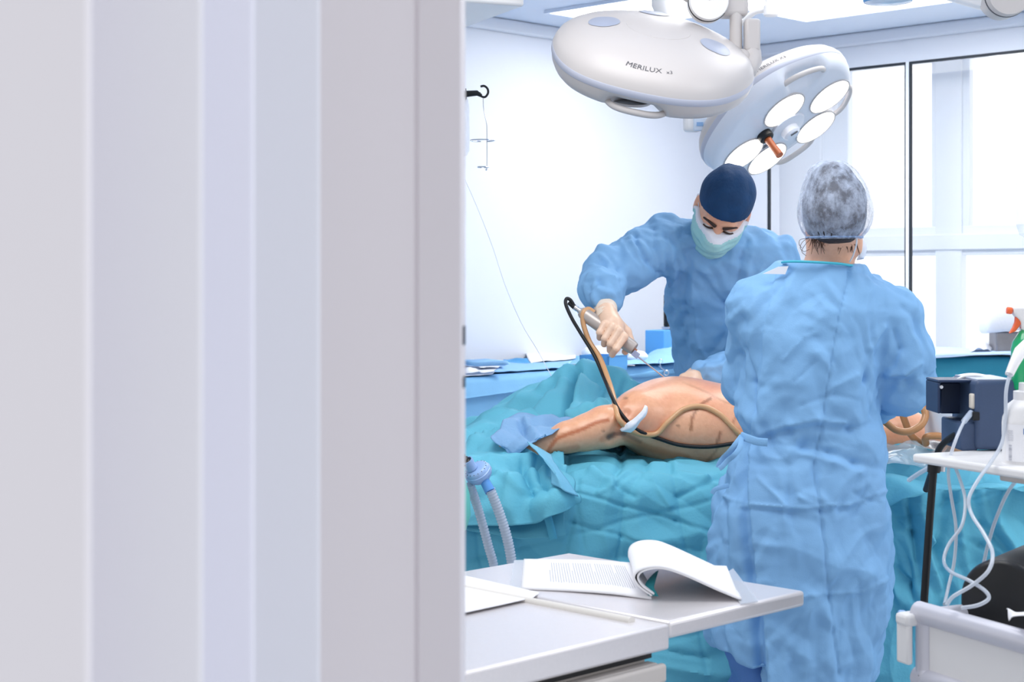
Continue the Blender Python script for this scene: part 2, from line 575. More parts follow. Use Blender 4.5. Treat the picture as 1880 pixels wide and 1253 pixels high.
# ------------------------------------------------------------------ ceiling lights
def ceiling_light(a0, a1, b0, b1, label):
    t = thing('ceiling_light', label, 'ceiling light', rw((a0+a1)/2, (b0+b1)/2, CEIL-0.02), group='recessed ceiling light panels')
    rbox(MB(), a0, a1, b0, b1, CEIL-0.012, CEIL-0.004).build('diffuser', LIGHTM, t, smooth=0)
    f = MB(); e = 0.018
    rbox(f, a0-e, a0, b0-e, b1+e, CEIL-0.016, CEIL-0.001); rbox(f, a1, a1+e, b0-e, b1+e, CEIL-0.016, CEIL-0.001)
    rbox(f, a0, a1, b0-e, b0, CEIL-0.016, CEIL-0.001); rbox(f, a0, a1, b1, b1+e, CEIL-0.016, CEIL-0.001)
    f.build('frame', CEILM, t, smooth=0)
ceiling_light(5.86, 6.46, 4.35, 5.60, 'bright white ceiling light panel above and left of the lamp marked X3')
ceiling_light(5.75, 6.98, 3.20, 4.85, 'bright white ceiling light panel behind the lamp arms, right of the round joint')

# ------------------------------------------------------------------ surgical lamps
PROF = [(1.0, 0.010), (0.985, 0.024), (0.95, 0.040), (0.88, 0.057), (0.78, 0.072), (0.64, 0.084), (0.46, 0.093), (0.28, 0.098), (0.12, 0.0995)]
def surgical_light(center, up, e1, Rd, label, lit, handle_angles, lens, windows):
    """a domed five-lens head; up = direction of its back, e1 = an axis in its plane"""
    up = np.asarray(up, float); up /= np.linalg.norm(up)
    e1 = np.asarray(e1, float); e1 -= up*(e1 @ up); e1 /= np.linalg.norm(e1)
    e2 = np.cross(up, e1)
    M = np.array([e1, e2, up]); c = np.asarray(center, float)
    def L(q): return c + np.asarray(q, float).reshape(-1, 3) @ M
    t = thing('surgical_light', label, 'surgical light', c, group='round surgical ceiling lamps')
    N = 160
    th = np.linspace(0, 2*np.pi, N, endpoint=False)
    ro = Rd*(1+0.018*np.cos(5*(th-handle_angles[0])+np.pi))
    dip = np.zeros(N)
    for ha in handle_angles:
        dd = np.abs((th-ha+np.pi) % (2*np.pi)-np.pi)
        dip = np.maximum(dip, 1-sstep(0.20, 0.36, dd))
    def ring(rho, z, dk=0.0, lift=0.0):
        r = ro*(rho - dk*dip)
        return L(np.stack([r*np.cos(th), r*np.sin(th), z + lift*dip], 1))
    prof_top = PROF
    MB().rings([ring(r, z) for r, z in prof_top], cap0=False).build('top_shell', WARMW, t, smooth=60)
    MB().rings([ring(1.0, -0.008), ring(1.006, -0.006), ring(1.006, 0.008), ring(1.0, 0.010)], False, False).build('trim_band', GREYB, t)
    bot = [(1.0, -0.008, 0, 0), (0.985, -0.026, 0.02, 0.008), (0.955, -0.040, 0.10, 0.020), (0.92, -0.048, 0.17, 0.022), (0.88, -0.052, 0.21, 0.006), (0.6, -0.052, 0, 0), (0.3, -0.052, 0, 0), (0.02, -0.052, 0, 0)]
    MB().rings([ring(r, z, dk, lf) for r, z, dk, lf in bot], cap0=False).build('lower_shell', WARMW if not lit else mat('lamp_white', rgb(222, 227, 238), 0.35), t, smooth=50)
    for ha in handle_angles:
        aa = np.linspace(ha-0.34, ha+0.34, 22)
        k = np.linspace(-1, 1, 22)
        r = Rd*(0.86+0.075*(1-k**4)); z = -0.042-0.006*(1-k**4)
        MB().tube(L(np.stack([r*np.cos(aa), r*np.sin(aa), z], 1)), 0.0085, 10).build('handle', WARMW, t, smooth=80)
    zt = sorted((r, z) for r, z in prof_top)
    for x, y in lens:
        # lit lens below
        lm = MB().lathe(L((x, y, -0.0525))[0], [(0.001, -0.004), (0.055, -0.004), (0.066, -0.0025), (0.069, 0.001)][::-1], up, 40)
        ln = lm.build('lens', LENSM if lit else LENSOFF, t, smooth=50)
        MB().lathe(L((x, y, -0.0525))[0], [(0.069, -0.003), (0.0735, -0.003), (0.0735, 0.003), (0.069, 0.003), (0.069, -0.003)], up, 40, caps=False).build('lens_ring', WARMW, ln)
    for x, y in windows:          # grey oval windows on the back
        rr = np.array([0.0, 0.35, 0.7, 1.0])*0.040; aa = np.linspace(0, 2*np.pi, 28, endpoint=False)
        rings = []
        sx, sy = x, y
        for r in rr[::-1]:
            qx = sx + max(r, 1e-4)*np.cos(aa); qy = sy + max(r, 1e-4)*np.sin(aa)
            ang = np.arctan2(qy, qx)
            rho = np.hypot(qx, qy)/np.interp(ang % (2*np.pi), th, ro, period=2*np.pi)
            qz = np.interp(rho, [a for a, b in zt], [b for a, b in zt]) + (0.0032 if r < 0.039 else 0.0012)
            rings.append(L(np.stack([qx, qy, qz], 1)))
        MB().rings(rings, cap0=False).build('back_window', GREYW, t, smooth=60)
    # low cover disc in the middle of the back
    rings = [L(np.stack([r*np.cos(th), r*np.sin(th), np.full(N, z)], 1)) for r, z in [(0.085, 0.092), (0.083, 0.0975), (0.05, 0.1015), (0.01, 0.1022)]]
    MB().rings(rings, False).build('back_cover', WARMW, t, smooth=50)
    return t, L, M

# lamp turned away, marked
ang = R(9.7)
e1a = np.array([math.cos(ang), 0, -math.sin(ang)]); wv = np.array([math.sin(ang), 0, math.cos(ang)])
phi = R(27)
upa = wv*math.cos(phi) + np.array([0, -1.0, 0])*math.sin(phi)
c1 = P(1196, 117, 4.2)
lay = np.array([(0.004, -0.085), (0.155, 0.0), (0.094, 0.128), (-0.152, 0.012), (-0.080, 0.128)])
pent = np.array([(0.135*math.cos(R(a)), 0.135*math.sin(R(a))) for a in (100, 172, 244, 316, 28)])
lampA, LA, MA = surgical_light(c1, upa, e1a, 0.262, 'off-white surgical lamp lettered X3 seen from behind, nearest the camera', False,
                               [R(-98), R(22), R(142)], pent, [(-0.139, 0.0), (0.147, -0.04), (-0.01, 0.150)])
# lettering on the back shell
v, f = text_mesh('MERILUX', 0.0205)
v2, f2 = text_mesh('x3', 0.0145)
v2[:, 0] += v[:, 0].max()+0.010
tv = np.vstack([v, v2]); tf = f+[tuple(i+len(v) for i in q) for q in f2]
tx = tv[:, 0]*1.12 - 0.068; ty = tv[:, 1]*0.85
th0 = R(-92.5)
rr = 0.228 - 0.0
def dome(qx, qy):
    ang_ = np.arctan2(qy, qx)
    ro = 0.262*(1+0.018*np.cos(5*(ang_-R(-95))+np.pi))
    rho = np.hypot(qx, qy)/ro
    return np.interp(rho, [a for a, b in PROF[::-1]], [b for a, b in PROF[::-1]])
aa = th0 + tx/rr
rad = rr - ty
qx, qy = rad*np.cos(aa), rad*np.sin(aa)
MB().add(LA(np.stack([qx, qy, dome(qx, qy)+0.0012], 1)), tf).build('lettering', TEXTM, lampA, smooth=0, fixn=False)
# bracket and arm of this lamp
br = MB()
br.box(P(1380, 66, 4.27), (0.040, 0.05, 0.085)); 
br.tube([P(1380, 90, 4.27), P(1381, 112, 4.26), P(1374, 128, 4.24), P(1360, 136, 4.22)], [0.024, 0.026, 0.024, 0.018], 14)
br.build('bracket', WARMW, lampA, bevel=0.008, seg=3)
MB().cyl(P(1351, 20, 4.27), P(1351, 96, 4.27), 0.0165, n=20).build('arm_post', WARMW, lampA)
MB().ball(P(1362, 106, 4.25), 0.023, 18).build('swivel', WARMW, lampA, smooth=180)
hb = MB(); hb.box(P(1345, 6, 4.29), (0.075, 0.075, 0.075)); hb.tube([P(1235, -40, 4.30), P(1300, 2, 4.29), P(1345, 10, 4.29)], 0.034, 16)
hb.build('spring_arm', WARMW, lampA, bevel=0.012, seg=3)
jc = P(1301, 2, 4.25)
MB().lathe(jc, [(0.0515, 0.05), (0.0515, -0.012), (0.0495, -0.016), (0.02, -0.0175), (0.001, -0.0175)], (0, 1, 0), 40).build('joint_cap', WHITE, lampA)
MB().lathe(jc+np.array([0, 0.010, 0]), [(0.0525, 0.004), (0.0532, 0.0), (0.0532, -0.004), (0.0525, -0.006)], (0, 1, 0), 40).build('joint_seam', BLACK, lampA)
MB().cyl(jc+np.array([0, -0.0178, 0.002]), jc+np.array([0, -0.019, 0.002]), 0.0025, n=12).build('joint_screw', TEXTM, lampA)
sp = P(1235, -40, 4.30)
MB().tube(np.array([sp, sp+np.array([-0.35, 0.1, 0.06]), sp+np.array([-0.42, 0.12, 0.05]), [sp[0]-0.42, sp[1]+0.12, CEIL]]), 0.034, 16).build('ceiling_arm', WARMW, lampA)

# lit lamp, facing the table
mj = np.array([250, -160.0]); mj /= np.linalg.norm(mj)
e1b = np.array([mj[0], 0, -mj[1]]); mn = np.array([-mj[1], 0, -mj[0]])       # minor direction: right and down
under = mn*math.sin(R(65)) + np.array([0, -1.0, 0])*math.cos(R(65))
c2 = P(1424, 207, 5.05)
# lens layout: lamp-local y runs along cross(up, e1)
upb = -under
e2b = np.cross(upb, e1b)
sgn = 1.0 if (e2b @ mn) > 0 else -1.0
q5 = [(3, -57), (96, -1), (60, 82), (-92, 10), (-48, 84)]
lensb = np.array([(a*5.05/F, sgn*b*5.05/F) for a, b in q5])
hb_ang = [math.atan2(sgn*-1.0, 0.46), math.atan2(sgn*0.42, 1.0), math.atan2(sgn*1.0, 0.10)]
lampB, LB, MBx = surgical_light(c2, upb, e1b, 0.262, 'lit white surgical lamp with five glowing lenses above the navy cap', True, hb_ang, lensb, [])
# sensor dome, sterile handle and a small switch on the underside
sd = LB((0.004, sgn*0.020, -0.0525))[0]
MB().lathe(sd, [(0.064, 0.0), (0.060, -0.006), (0.045, -0.009), (0.030, -0.012), (0.028, -0.030), (0.022, -0.036), (0.001, -0.037)], upb, 36).build('camera_dome', mat('lamp_white', rgb(222, 227, 238), 0.35), lampB, smooth=35)
MB().box(sd - upb*0.0375 + MBx[0]*0.004 - MBx[1]*0.012*sgn, (0.024, 0.006, 0.002), MBx).build('sensor_slot', TEXTM, lampB, smooth=0)
h0 = P(1381, 257, 4.93)
hd = P(1391, 272, 4.86) - h0; hd /= np.linalg.norm(hd)
hx = LB((-0.075, sgn*-0.028, -0.052))[0]
mount = MB(); mount.lathe(hx, [(0.024, 0.0), (0.024, -0.018), (0.02, -0.022), (0.001, -0.022)], upb, 28)
mount.build('handle_mount', BLACK, lampB)
tipd = np.array([0.42, -0.55, -0.72]); tipd /= np.linalg.norm(tipd)
MB().tube([hx-upb*0.02, hx-upb*0.02+tipd*0.03, hx-upb*0.02+tipd*0.075], [0.012, 0.011, 0.0125], 16).build('grip', mat('amber_grip', rgb(176, 92, 52), 0.3), lampB)
MB().box(LB((-0.078, sgn*0.052, -0.0532))[0], (0.022, 0.014, 0.003), MBx).build('switch', TEXTM, lampB, smooth=0)
# lettering on the rim of the lit lamp
v, f = text_mesh('MERILUX X3', 0.018)
tx = v[:, 0] - v[:, 0].max()/2
th1 = math.atan2(sgn*-1.0, 0.10)
aa = th1 + (tx/0.25)*1.0*sgn*1.0
zz = 0.020 + v[:, 1]*0.95
prof = np.interp(zz, [0.010, 0.024, 0.040, 0.057], [1.0, 0.985, 0.95, 0.88])
rad = 0.262*(1+0.018*np.cos(5*(aa-hb_ang[0])+np.pi))*prof + 0.0012
MB().add(LB(np.stack([rad*np.cos(aa), rad*np.sin(aa), zz], 1)), f).build('lettering', TEXTM, lampB, smooth=0, fixn=False)
# yoke of the lit lamp
MB().cyl(P(1302, 228, 4.98), P(1344, 227, 4.99), 0.030, n=28).build('yoke_joint', WHITE, lampB, bevel=0.004)
MB().tube([P(1344, 227, 4.99), P(1347, 227, 4.99)], 0.0315, 28).build('joint_seam', BLACK, lampB)
MB().ball(P(1309, 229, 4.945), (0.017, 0.006, 0.026), 18).build('joint_disc', GREYB, lampB, smooth=180)
MB().box(P(1271, 226, 5.02), (0.054, 0.05, 0.055)).build('yoke_block', WHITE, lampB, bevel=0.012, seg=3)
cp = MB().box(P(1288, 228, 4.995), (0.050, 0.012, 0.042)).build('control_panel', mat('pale_blue_panel', rgb(214, 228, 246), 0.3), lampB, bevel=0.004)
MB().box(P(1285, 228, 4.988), (0.02, 0.003, 0.012)).build('key', mat('key_blue', rgb(140, 180, 226), 0.4), cp, smooth=0)
st = MB(); st.tube([P(1273, 215, 5.03), P(1273, 120, 5.03), P(1262, 60, 5.06), P(1225, 40, 5.1), P(1215, 10, 5.1), [P(1215, 0, 5.1)[0], 5.1, CEIL]], [0.013, 0.013, 0.02, 0.028, 0.032, 0.032], 18)
st.build('ceiling_stem', WHITE, lampB)

# other ceiling-hung equipment along the top edge
pe = thing('ceiling_tube', 'white vertical ceiling tube with a collar right of the lamp joint', 'ceiling pendant', P(1415, 20, 5.2))
MB().cyl(P(1415, 16, 5.2), np.append(P(1415, 0, 5.2)[:2], CEIL), 0.019, n=22).build('tube', WHITE, pe)
MB().lathe(P(1416, 30, 5.2), [(0.001, 0.0), (0.020, 0.0), (0.0245, 0.004), (0.0245, 0.034), (0.021, 0.038)], (0, 0, 1), 26).build('collar', WHITE, pe)
MB().tube(px_spline([(1404, 18, 5.22), (1386, 22, 5.24), (1368, 36, 5.27), (1352, 50, 5.3)], 5), 0.010, 10).build('hose', WHITE, pe)

bd = thing('blue_cap', 'round blue-sided cap hanging from the ceiling at the top edge', 'ceiling pendant', P(1630, 8, 4.6))
MB().lathe(P(1630, 4, 4.6), [(0.067, 0.0), (0.071, 0.012), (0.071, 0.06), (0.03, 0.075), (0.025, 0.09)], (0, 0, 1), 36).build('housing', mat('cap_blue', rgb(72, 150, 214), 0.35), bd)
MB().lathe(P(1630, 4, 4.6), [(0.001, -0.008), (0.04, -0.006), (0.064, -0.001), (0.0665, 0.001)], (0, 0, 1), 36).build('clear_cover', mat('clear_cover', rgb(206, 222, 242), 0.15), bd)
MB().cyl(P(1630, 4, 4.6)+np.array([0, 0, 0.085]), np.append(P(1630, 4, 4.6)[:2], CEIL), 0.018, n=18).build('stem', WHITE, bd)

ra = thing('ceiling_pendant', 'white hinged ceiling arm with round end cap in the top right corner', 'ceiling arm', P(1848, 5, 4.4))
jc = P(1850, -10, 4.35)
MB().lathe(jc, [(0.058, 0.07), (0.058, -0.012), (0.055, -0.017), (0.001, -0.018)], (0, 1, 0), 40).build('end_cap', WARMW, ra)
MB().lathe(jc+np.array([0, 0.012, 0]), [(0.059, 0.003), (0.0597, 0.0), (0.0597, -0.003), (0.059, -0.005)], (0, 1, 0), 40).build('cap_seam', TEXTM, ra)
e0 = P(1742, -34, 4.6)
MB().tube([jc+np.array([0, 0.03, 0]), e0], 0.052, 18).build('arm', WHITE, ra)
MB().tube([e0, np.append(e0[:2], CEIL)], 0.045, 18).build('ceiling_mount', WHITE, ra)

# white unit hanging at the top, behind the door frame
bx = thing('ceiling_unit', 'white boxed ceiling unit with a projecting bottom lip beside the door frame', 'ceiling unit', P(900, 20, 4.7))
k0 = P(963, 12, 4.5)
dv = np.array([-0.41, 0.91, 0]); dv /= np.linalg.norm(dv); nv = np.array([-dv[1], dv[0], 0])
UA = np.array([dv, nv, [0, 0, 1.0]])
def ubox(s0, s1, n0, n1, z0, z1):
    return MB().box(k0+dv*(s0+s1)/2+nv*(n0+n1)/2+np.array([0, 0, (z0+z1)/2]), (s1-s0, n1-n0, z1-z0), UA)
ubox(0, 1.1, 0, 0.35, 0, 0.055).build('lip', WHITE, bx, bevel=0.008)
ubox(0.03, 1.07, 0.035, 0.32, 0.055, CEIL-k0[2]).build('body', WHITE, bx, bevel=0.006)
MB().box(k0+dv*0.50+nv*0.034+np.array([0, 0, 0.085]), (0.02, 0.006, 0.05), UA).build('latch', mat('dull_bronze', rgb(150, 130, 122), 0.4, metal=0.6), bx, smooth=0)

# ------------------------------------------------------------------ more materials
CARTM = mat('trolley_steel', rgb(190, 184, 184), 0.42, metal=0.55, noise=0.03, nscale=200)
CARTTOP = mat('trolley_top_steel', rgb(230, 226, 228), 0.33, metal=0.5, noise=0.03, nscale=160)
BEIGE = mat('beige_enamel', rgb(206, 199, 194), 0.45)
PAPER = mat('white_paper', rgb(246, 246, 250), 0.7)
INK = mat('grey_print', rgb(178, 180, 192), 0.8)
PLASTICF = mat('clear_sleeve', rgb(228, 232, 240), 0.2, alpha=0.45)
TUBEM = mat('clear_tube', rgb(222, 230, 242), 0.15, alpha=0.62, coat=0.4)
NAVY = mat('navy_housing', rgb(64, 82, 114), 0.5, noise=0.08, nscale=300)
NAVYD = mat('dark_navy', rgb(30, 50, 84), 0.45)
BLACKP = mat('black_vinyl', rgb(20, 22, 26), 0.38)
ORANGE = mat('orange_plastic', rgb(248, 112, 64), 0.35)
GREENL = mat('green_liquid', rgb(24, 176, 112), 0.12, coat=0.6, alpha=0.88)
LTBLUE = mat('light_blue_cloth', rgb(140, 188, 232), 0.75, bump=0.2, bscale=90)
PALEBL = mat('pale_blue_cloth', rgb(184, 208, 240), 0.75, bump=0.2, bscale=90)
BACKDR = mat('blue_table_drape', rgb(124, 182, 226), 0.75, noise=0.05, nscale=12, bump=0.15, bscale=120)
WHITEC = mat('white_cloth', rgb(238, 240, 248), 0.85, bump=0.2, bscale=80)
BOXBLUE = mat('blue_box', rgb(92, 166, 228), 0.5)
ZED = np.array([0, 0, 1.0])

# ------------------------------------------------------------------ steel trolley in the foreground
ZT = 0.90
RC = np.array([0.4814, 2.684, ZT])         # right corner of the leaf
def cart(sx0, sx1, sy0, sy1, z0, z1, mb=None):
    """sx metres to the left along the front edge, sy metres back"""
    mb = mb or MB()
    c = RC - AX*(sx0+sx1)/2 + BX*(sy0+sy1)/2
    c[2] = (z0+z1)/2
    return mb.box(c, (abs(sx1-sx0), abs(sy1-sy0), z1-z0), RA)
tr = thing('steel_trolley', 'steel instrument trolley with raised leaf and drawers, carrying the open booklet', 'trolley', RC*np.array([1, 1, 0])-AX*0.5+BX*0.26)
LEAF, TD, TL = 0.352, 0.53, 1.15
cart(0, LEAF-0.002, 0, TD, ZT-0.026, ZT).build('leaf', CARTTOP, tr, bevel=0.006, seg=3)
cart(LEAF, TL, -0.004, TD+0.004, ZT-0.040, ZT-0.002).build('worktop', CARTTOP, tr, bevel=0.005, seg=3)
m = MB(); a = RC-AX*(LEAF+0.030)+BX*0.045; b = RC-AX*(LEAF+0.030)+BX*(TD-0.02)
a[2] = b[2] = ZT-0.002
m.tube([a, b], 0.008, 12); m.build('end_rail', mat('rail_ivory', rgb(236, 232, 226), 0.3), tr, smooth=60)
cart(LEAF+0.028, TL-0.02, 0.02, TD-0.02, 0.16, ZT-0.052).build('cabinet_body', BEIGE, tr, bevel=0.003)
cart(LEAF+0.02, TL-0.02, 0.015, TD-0.015, ZT-0.052, ZT-0.041).build('shadow_gap', BLACK, tr, smooth=0)
zz = ZT-0.052
for hgt in (0.17, 0.24, 0.24):
    d_ = cart(LEAF+0.024, TL-0.02, -0.002, 0.02, zz-hgt+0.006, zz-0.004).build('drawer', BEIGE, tr, bevel=0.003)
    cart(LEAF+0.018, TL-0.02, -0.014, -0.001, zz-0.032, zz-0.004).build('drawer_lip', BEIGE, d_, bevel=0.005, seg=3)
    h = MB(); q0 = RC-AX*(LEAF+0.145)-BX*0.003; q1 = RC-AX*(LEAF+0.215)-BX*0.003
    q0[2] = q1[2] = zz-0.062
    h.tube(spline([q0, q0-BX*0.028+ZED*0.006, q1-BX*0.028+ZED*0.006, q1], 6), 0.005, 10); h.build('handle', STEEL, d_, smooth=60)
    zz -= hgt
for sx in (LEAF+0.06, TL-0.06):
    for sy in (0.06, TD-0.06):
        c = RC-AX*sx+BX*sy
        w = MB(); c[2] = 0.045; w.cyl(c-AX*0.012, c+AX*0.012, 0.045, n=24); c2_ = c.copy(); c2_[2] = 0.16; w.cyl(c+ZED*0.03, c2_, 0.012)
        w.build('caster', BLACK, tr)

# open booklet with its pages rolled back
bk = thing('booklet', 'open white booklet with pages rolled over to the right, on the steel trolley', 'booklet', P(1160, 1080, 2.75))
pg = np.array([[P(957, 1078, 2.69), P(1040, 1079, 2.67), P(1120, 1085, 2.64), P(1196, 1096, 2.605)],
               [P(962, 1025, 2.97), P(1030, 1026, 2.96), P(1100, 1030, 2.945), P(1160, 1032, 2.93)]])
pg[:, :, 2] = ZT+0.0035+np.array([0, 0.001, 0.002, 0.0])
g = np.array([spline(r, 8) for r in pg]); g = np.array([g[0]*(1-t)+g[1]*t for t in np.linspace(0, 1, 12)])
MB().grid(g).build('left_page', PAPER, bk, solid=0.003)
ln = MB()
for i in range(34):
    t = 0.22+i*0.0205
    def at(u, v):
        j = u*(g.shape[1]-1); k = int(min(j, g.shape[1]-2)); e = j-k
        r0 = g[0, k]*(1-e)+g[0, k+1]*e; r1 = g[-1, k]*(1-e)+g[-1, k+1]*e
        return r0*(1-v)+r1*v+ZED*0.0006
    random.seed(i)
    hi_ = 0.86 if i % 9 else 0.6
    ln.add([at(t, 0.18+0.04*random.random()), at(t+0.0055, 0.18+0.04*random.random()), at(t+0.0055, hi_), at(t, hi_)], [(0, 1, 2, 3)])
ln.build('printed_lines', INK, bk, smooth=0)
near = [P(1196, 1096, 2.605), P(1172, 1078, 2.605), P(1163, 1060, 2.605), P(1176, 1045, 2.605), P(1212, 1040, 2.605), P(1256, 1053, 2.60), P(1320, 1082, 2.595), P(1362, 1100, 2.59)]
far = [P(1160, 1032, 2.93), P(1153, 1022, 2.93), P(1156, 1004, 2.93), P(1172, 994, 2.93), P(1198, 992, 2.93), P(1225, 999, 2.925), P(1285, 1026, 2.91), P(1338, 1051, 2.90)]
ns, fs = spline(near, 8), spline(far, 8)
for k, (off, nm) in enumerate([(0.0, 'rolled_pages'), (0.010, 'inner_pages')]):
    n2_, f2_ = ns.copy(), fs.copy()
    if k:
        # inner leaves: smaller radius of curl
        cn, cf = P(1225, 1075, 2.605), P(1205, 1024, 2.93)
        s_ = np.linspace(0.86, 0.97, len(ns))[:, None]
        n2_ = cn+(ns-cn)*s_; f2_ = cf+(fs-cf)*s_
        n2_[:, 2] = np.maximum(n2_[:, 2], ZT+0.003); f2_[:, 2] = np.maximum(f2_[:, 2], ZT+0.003)
    gg = np.array([n2_*(1-t)+f2_*t for t in np.linspace(0, 1, 10)])
    MB().grid(gg).build(nm, PAPER, bk, solid=0.0025)
cv = [P(1190, 1094, 2.62), P(1184, 1076, 2.63), P(1192, 1062, 2.66), P(1204, 1050, 2.70)]
cv2 = [P(1209, 1096, 2.612), P(1201, 1080, 2.62), P(1203, 1068, 2.64), P(1208, 1048, 2.69)]
gg = np.array([spline(cv, 6)*(1-t)+spline(cv2, 6)*t for t in np.linspace(0, 1, 6)])
MB().grid(gg).build('teal_cover', mat('teal_card', rgb(34, 140, 150), 0.5), bk, solid=0.001)
sl = [P(936, 1072, 2.70), P(960, 1076, 2.69), P(964, 1026, 2.965), P(944, 1027, 2.96)]
sl = [np.array([q[0], q[1], ZT+0.0016]) for q in sl]
MB().prism(sl, (0, 0, 0.0012)).build('clear_back_sheet', PLASTICF, bk, smooth=0)

ps = thing('plastic_sleeve', 'clear plastic sleeve under the right end of the booklet', 'plastic sleeve', P(1360, 1090, 2.65))
q = [P(1322, 1062, 2.80), P(1346, 1046, 2.88), P(1392, 1102, 2.585), P(1360, 1106, 2.565)]
q = [np.array([v[0], v[1], ZT+0.001]) for v in q]
MB().prism(q, (0, 0, 0.0012)).build('sheet', PLASTICF, ps, smooth=0)

pp = [P(700, 1020, 1), P(845, 1057, 1), P(990, 1091, 1), P(976, 1099, 1), P(845, 1128, 1), P(700, 1160, 1)]
pa = MB()
def onz(px, py, z):
    d = (EYE-z)*F/(py-HOR); return Pz(px, d, z)
q = [onz(760, 1038, ZT+0.002), onz(845, 1057, ZT+0.002), onz(920, 1074, ZT+0.002), onz(990, 1090, ZT+0.002), onz(978, 1099, ZT+0.002), onz(915, 1113, ZT+0.002), onz(845, 1128, ZT+0.002), onz(760, 1147, ZT+0.002)]
o = pa.prism(q, (0, 0, 0.0015)).build('paper_sheet', PAPER, None, smooth=0)
tag(o, 'loose white paper lying flat on the trolley beside the door frame', 'paper')

# ------------------------------------------------------------------ right-hand equipment trolley
ev = np.array([-0.42, 0.9075, 0]); ev /= np.linalg.norm(ev)      # runs away from the camera
eu = np.array([ev[1], -ev[0], 0])                                # to the right
UE = np.array([eu, ev, [0, 0, 1.0]])
SH = np.array([0.722, 2.95, 1.097])        # near left corner of the shelf
et = thing('equipment_trolley', 'white equipment trolley with a shelf and a silver-framed bin, right edge', 'trolley', np.array([0.9, 2.7, 0]))
def ebox(o, u0, u1, v0, v1, z0, z1, mb=None):
    mb = mb or MB()
    c = o + eu*(u0+u1)/2 + ev*(v0+v1)/2 + np.array([0, 0, (z0+z1)/2])
    return mb.box(c, (u1-u0, v1-v0, z1-z0), UE)
ebox(SH, 0, 0.46, -0.62, 0.0, -0.016, 0.0).build('shelf', WHITE, et, bevel=0.005, seg=3)
ebox(SH, 0.06, 0.42, -0.56, -0.16, -0.034, -0.017).build('shelf_rail', BEIGE, et, bevel=0.003)
MB().tube([P(1715, 850, 2.98), P(1707, 950, 2.975), P(1697, 1098, 2.97), Pz(1690, 2.97, 0.02)], 0.0072, 12).build('post', BLACK, et)
MB().cyl(P(1715, 846, 2.98), P(1714, 868, 2.98), 0.0115, n=20).build('post_clamp', BLACK, et)
MB().cyl(P(1729, 850, 2.99), P(1728, 866, 2.99), 0.0075, n=16).build('clamp_screw', STEEL, et)
BN = np.array([0.648, 2.575, 0.885])       # bin's far left upper corner
W_, L_, H_ = 0.40, 0.62, 0.102
fr_ = MB()
def rr_ring(u, v, z): return BN + eu*u + ev*v + np.array([0, 0, z])
# tubular frame round the open bin: top and bottom rails on the left and far sides
SILV = mat('silver_frame', rgb(214, 214, 224), 0.38, metal=0.35)
def rail(p0, p1, r, nm, m=SILV):
    MB().tube([p0, p1], r, 20).build(nm, m, et, smooth=80)
rw_ = 0.0175
lp = [rr_ring(0, -0.62, 0), rr_ring(0, -0.04, 0), rr_ring(0.0, -0.012, -0.002), rr_ring(0.004, -0.004, -0.018), rr_ring(0.004, -0.004, -H_+0.018), rr_ring(0, -0.012, -H_+0.002), rr_ring(0, -0.04, -H_), rr_ring(0, -0.62, -H_)]
m = MB(); m.tube(spline(lp, 6), rw_, 18); m.build('side_frame', SILV, et, smooth=80)
m = MB(); m.tube([rr_ring(0.0, -0.006, -0.004), rr_ring(W_, -0.006, -0.004)], 0.013, 16); m.build('end_rail', SILV, et, smooth=80)
ebox(BN, -0.004, 0.006, -0.62, -0.02, -H_, 0.0).build('side_panel', WHITE, et)
ebox(BN, 0.0, W_, -0.012, 0.0, -H_, -0.008).build('end_panel', WHITE, et)
ebox(BN, W_-0.01, W_, -0.62, 0.0, -H_, 0.0).build('far_panel', WHITE, et)
ebox(BN, 0.0, W_, -0.62, 0.0, -H_-0.012, -H_).build('bin_floor', WHITE, et)
ebox(BN, -0.030, -0.019, 0.0, 0.03, -H_+0.022, -0.012).build('hook_plate', WHITE, et, bevel=0.004)
ebox(BN, -0.033, 0.0, -0.002, 0.03, -0.020, 0.0).build('hook_block', WHITE, et, bevel=0.006)
for u in (0.03, W_-0.03):
    for v in (-0.58, -0.04):
        c0 = rr_ring(u, v, -H_-0.01); c1 = c0.copy(); c1[2] = 0.0
        MB().cyl(c0, c1, 0.014).build('leg', BLACK if (u < 0.1 and v > -0.1) else SILV, et)
cl = MB(); cl.box(P(1657, 1128, 2.60), (0.012, 0.02, 0.010)); o = cl.build('blue_clip', mat('clip_blue', rgb(150, 190, 240), 0.3), et, bevel=0.003)

# black padded roll in the bin
rl = thing('bolster', 'black vinyl bolster lying in the silver-framed bin, right edge', 'bolster', P(1830, 1090, 2.6))
c0 = rr_ring(0.175, -0.10, 0.0); c1 = rr_ring(0.175, 0.26, 0.0)
fcb = P(1838, 1106, 2.56); zb_ = BN[2]-H_+0.001
axb = eu*0.86+ev*0.5; axb /= np.linalg.norm(axb); sdb = np.array([axb[1], -axb[0], 0])
aa = np.linspace(0, np.pi, 30)
def arch(k, t):
    p = [fcb+axb*t+sdb*0.068*k*math.cos(a)+ZED*0.066*k*math.sin(a) for a in aa]
    lo = [fcb+axb*t-sdb*0.068*k, fcb+axb*t+sdb*0.068*k]
    for q_ in lo: q_[2] = zb_
    return np.array([lo[1]]+p+[lo[0]])
MB().rings([arch(.88, -.001), arch(.96, .004), arch(1, .012), arch(1, .20)]).build('roll', BLACKP, rl, smooth=60)
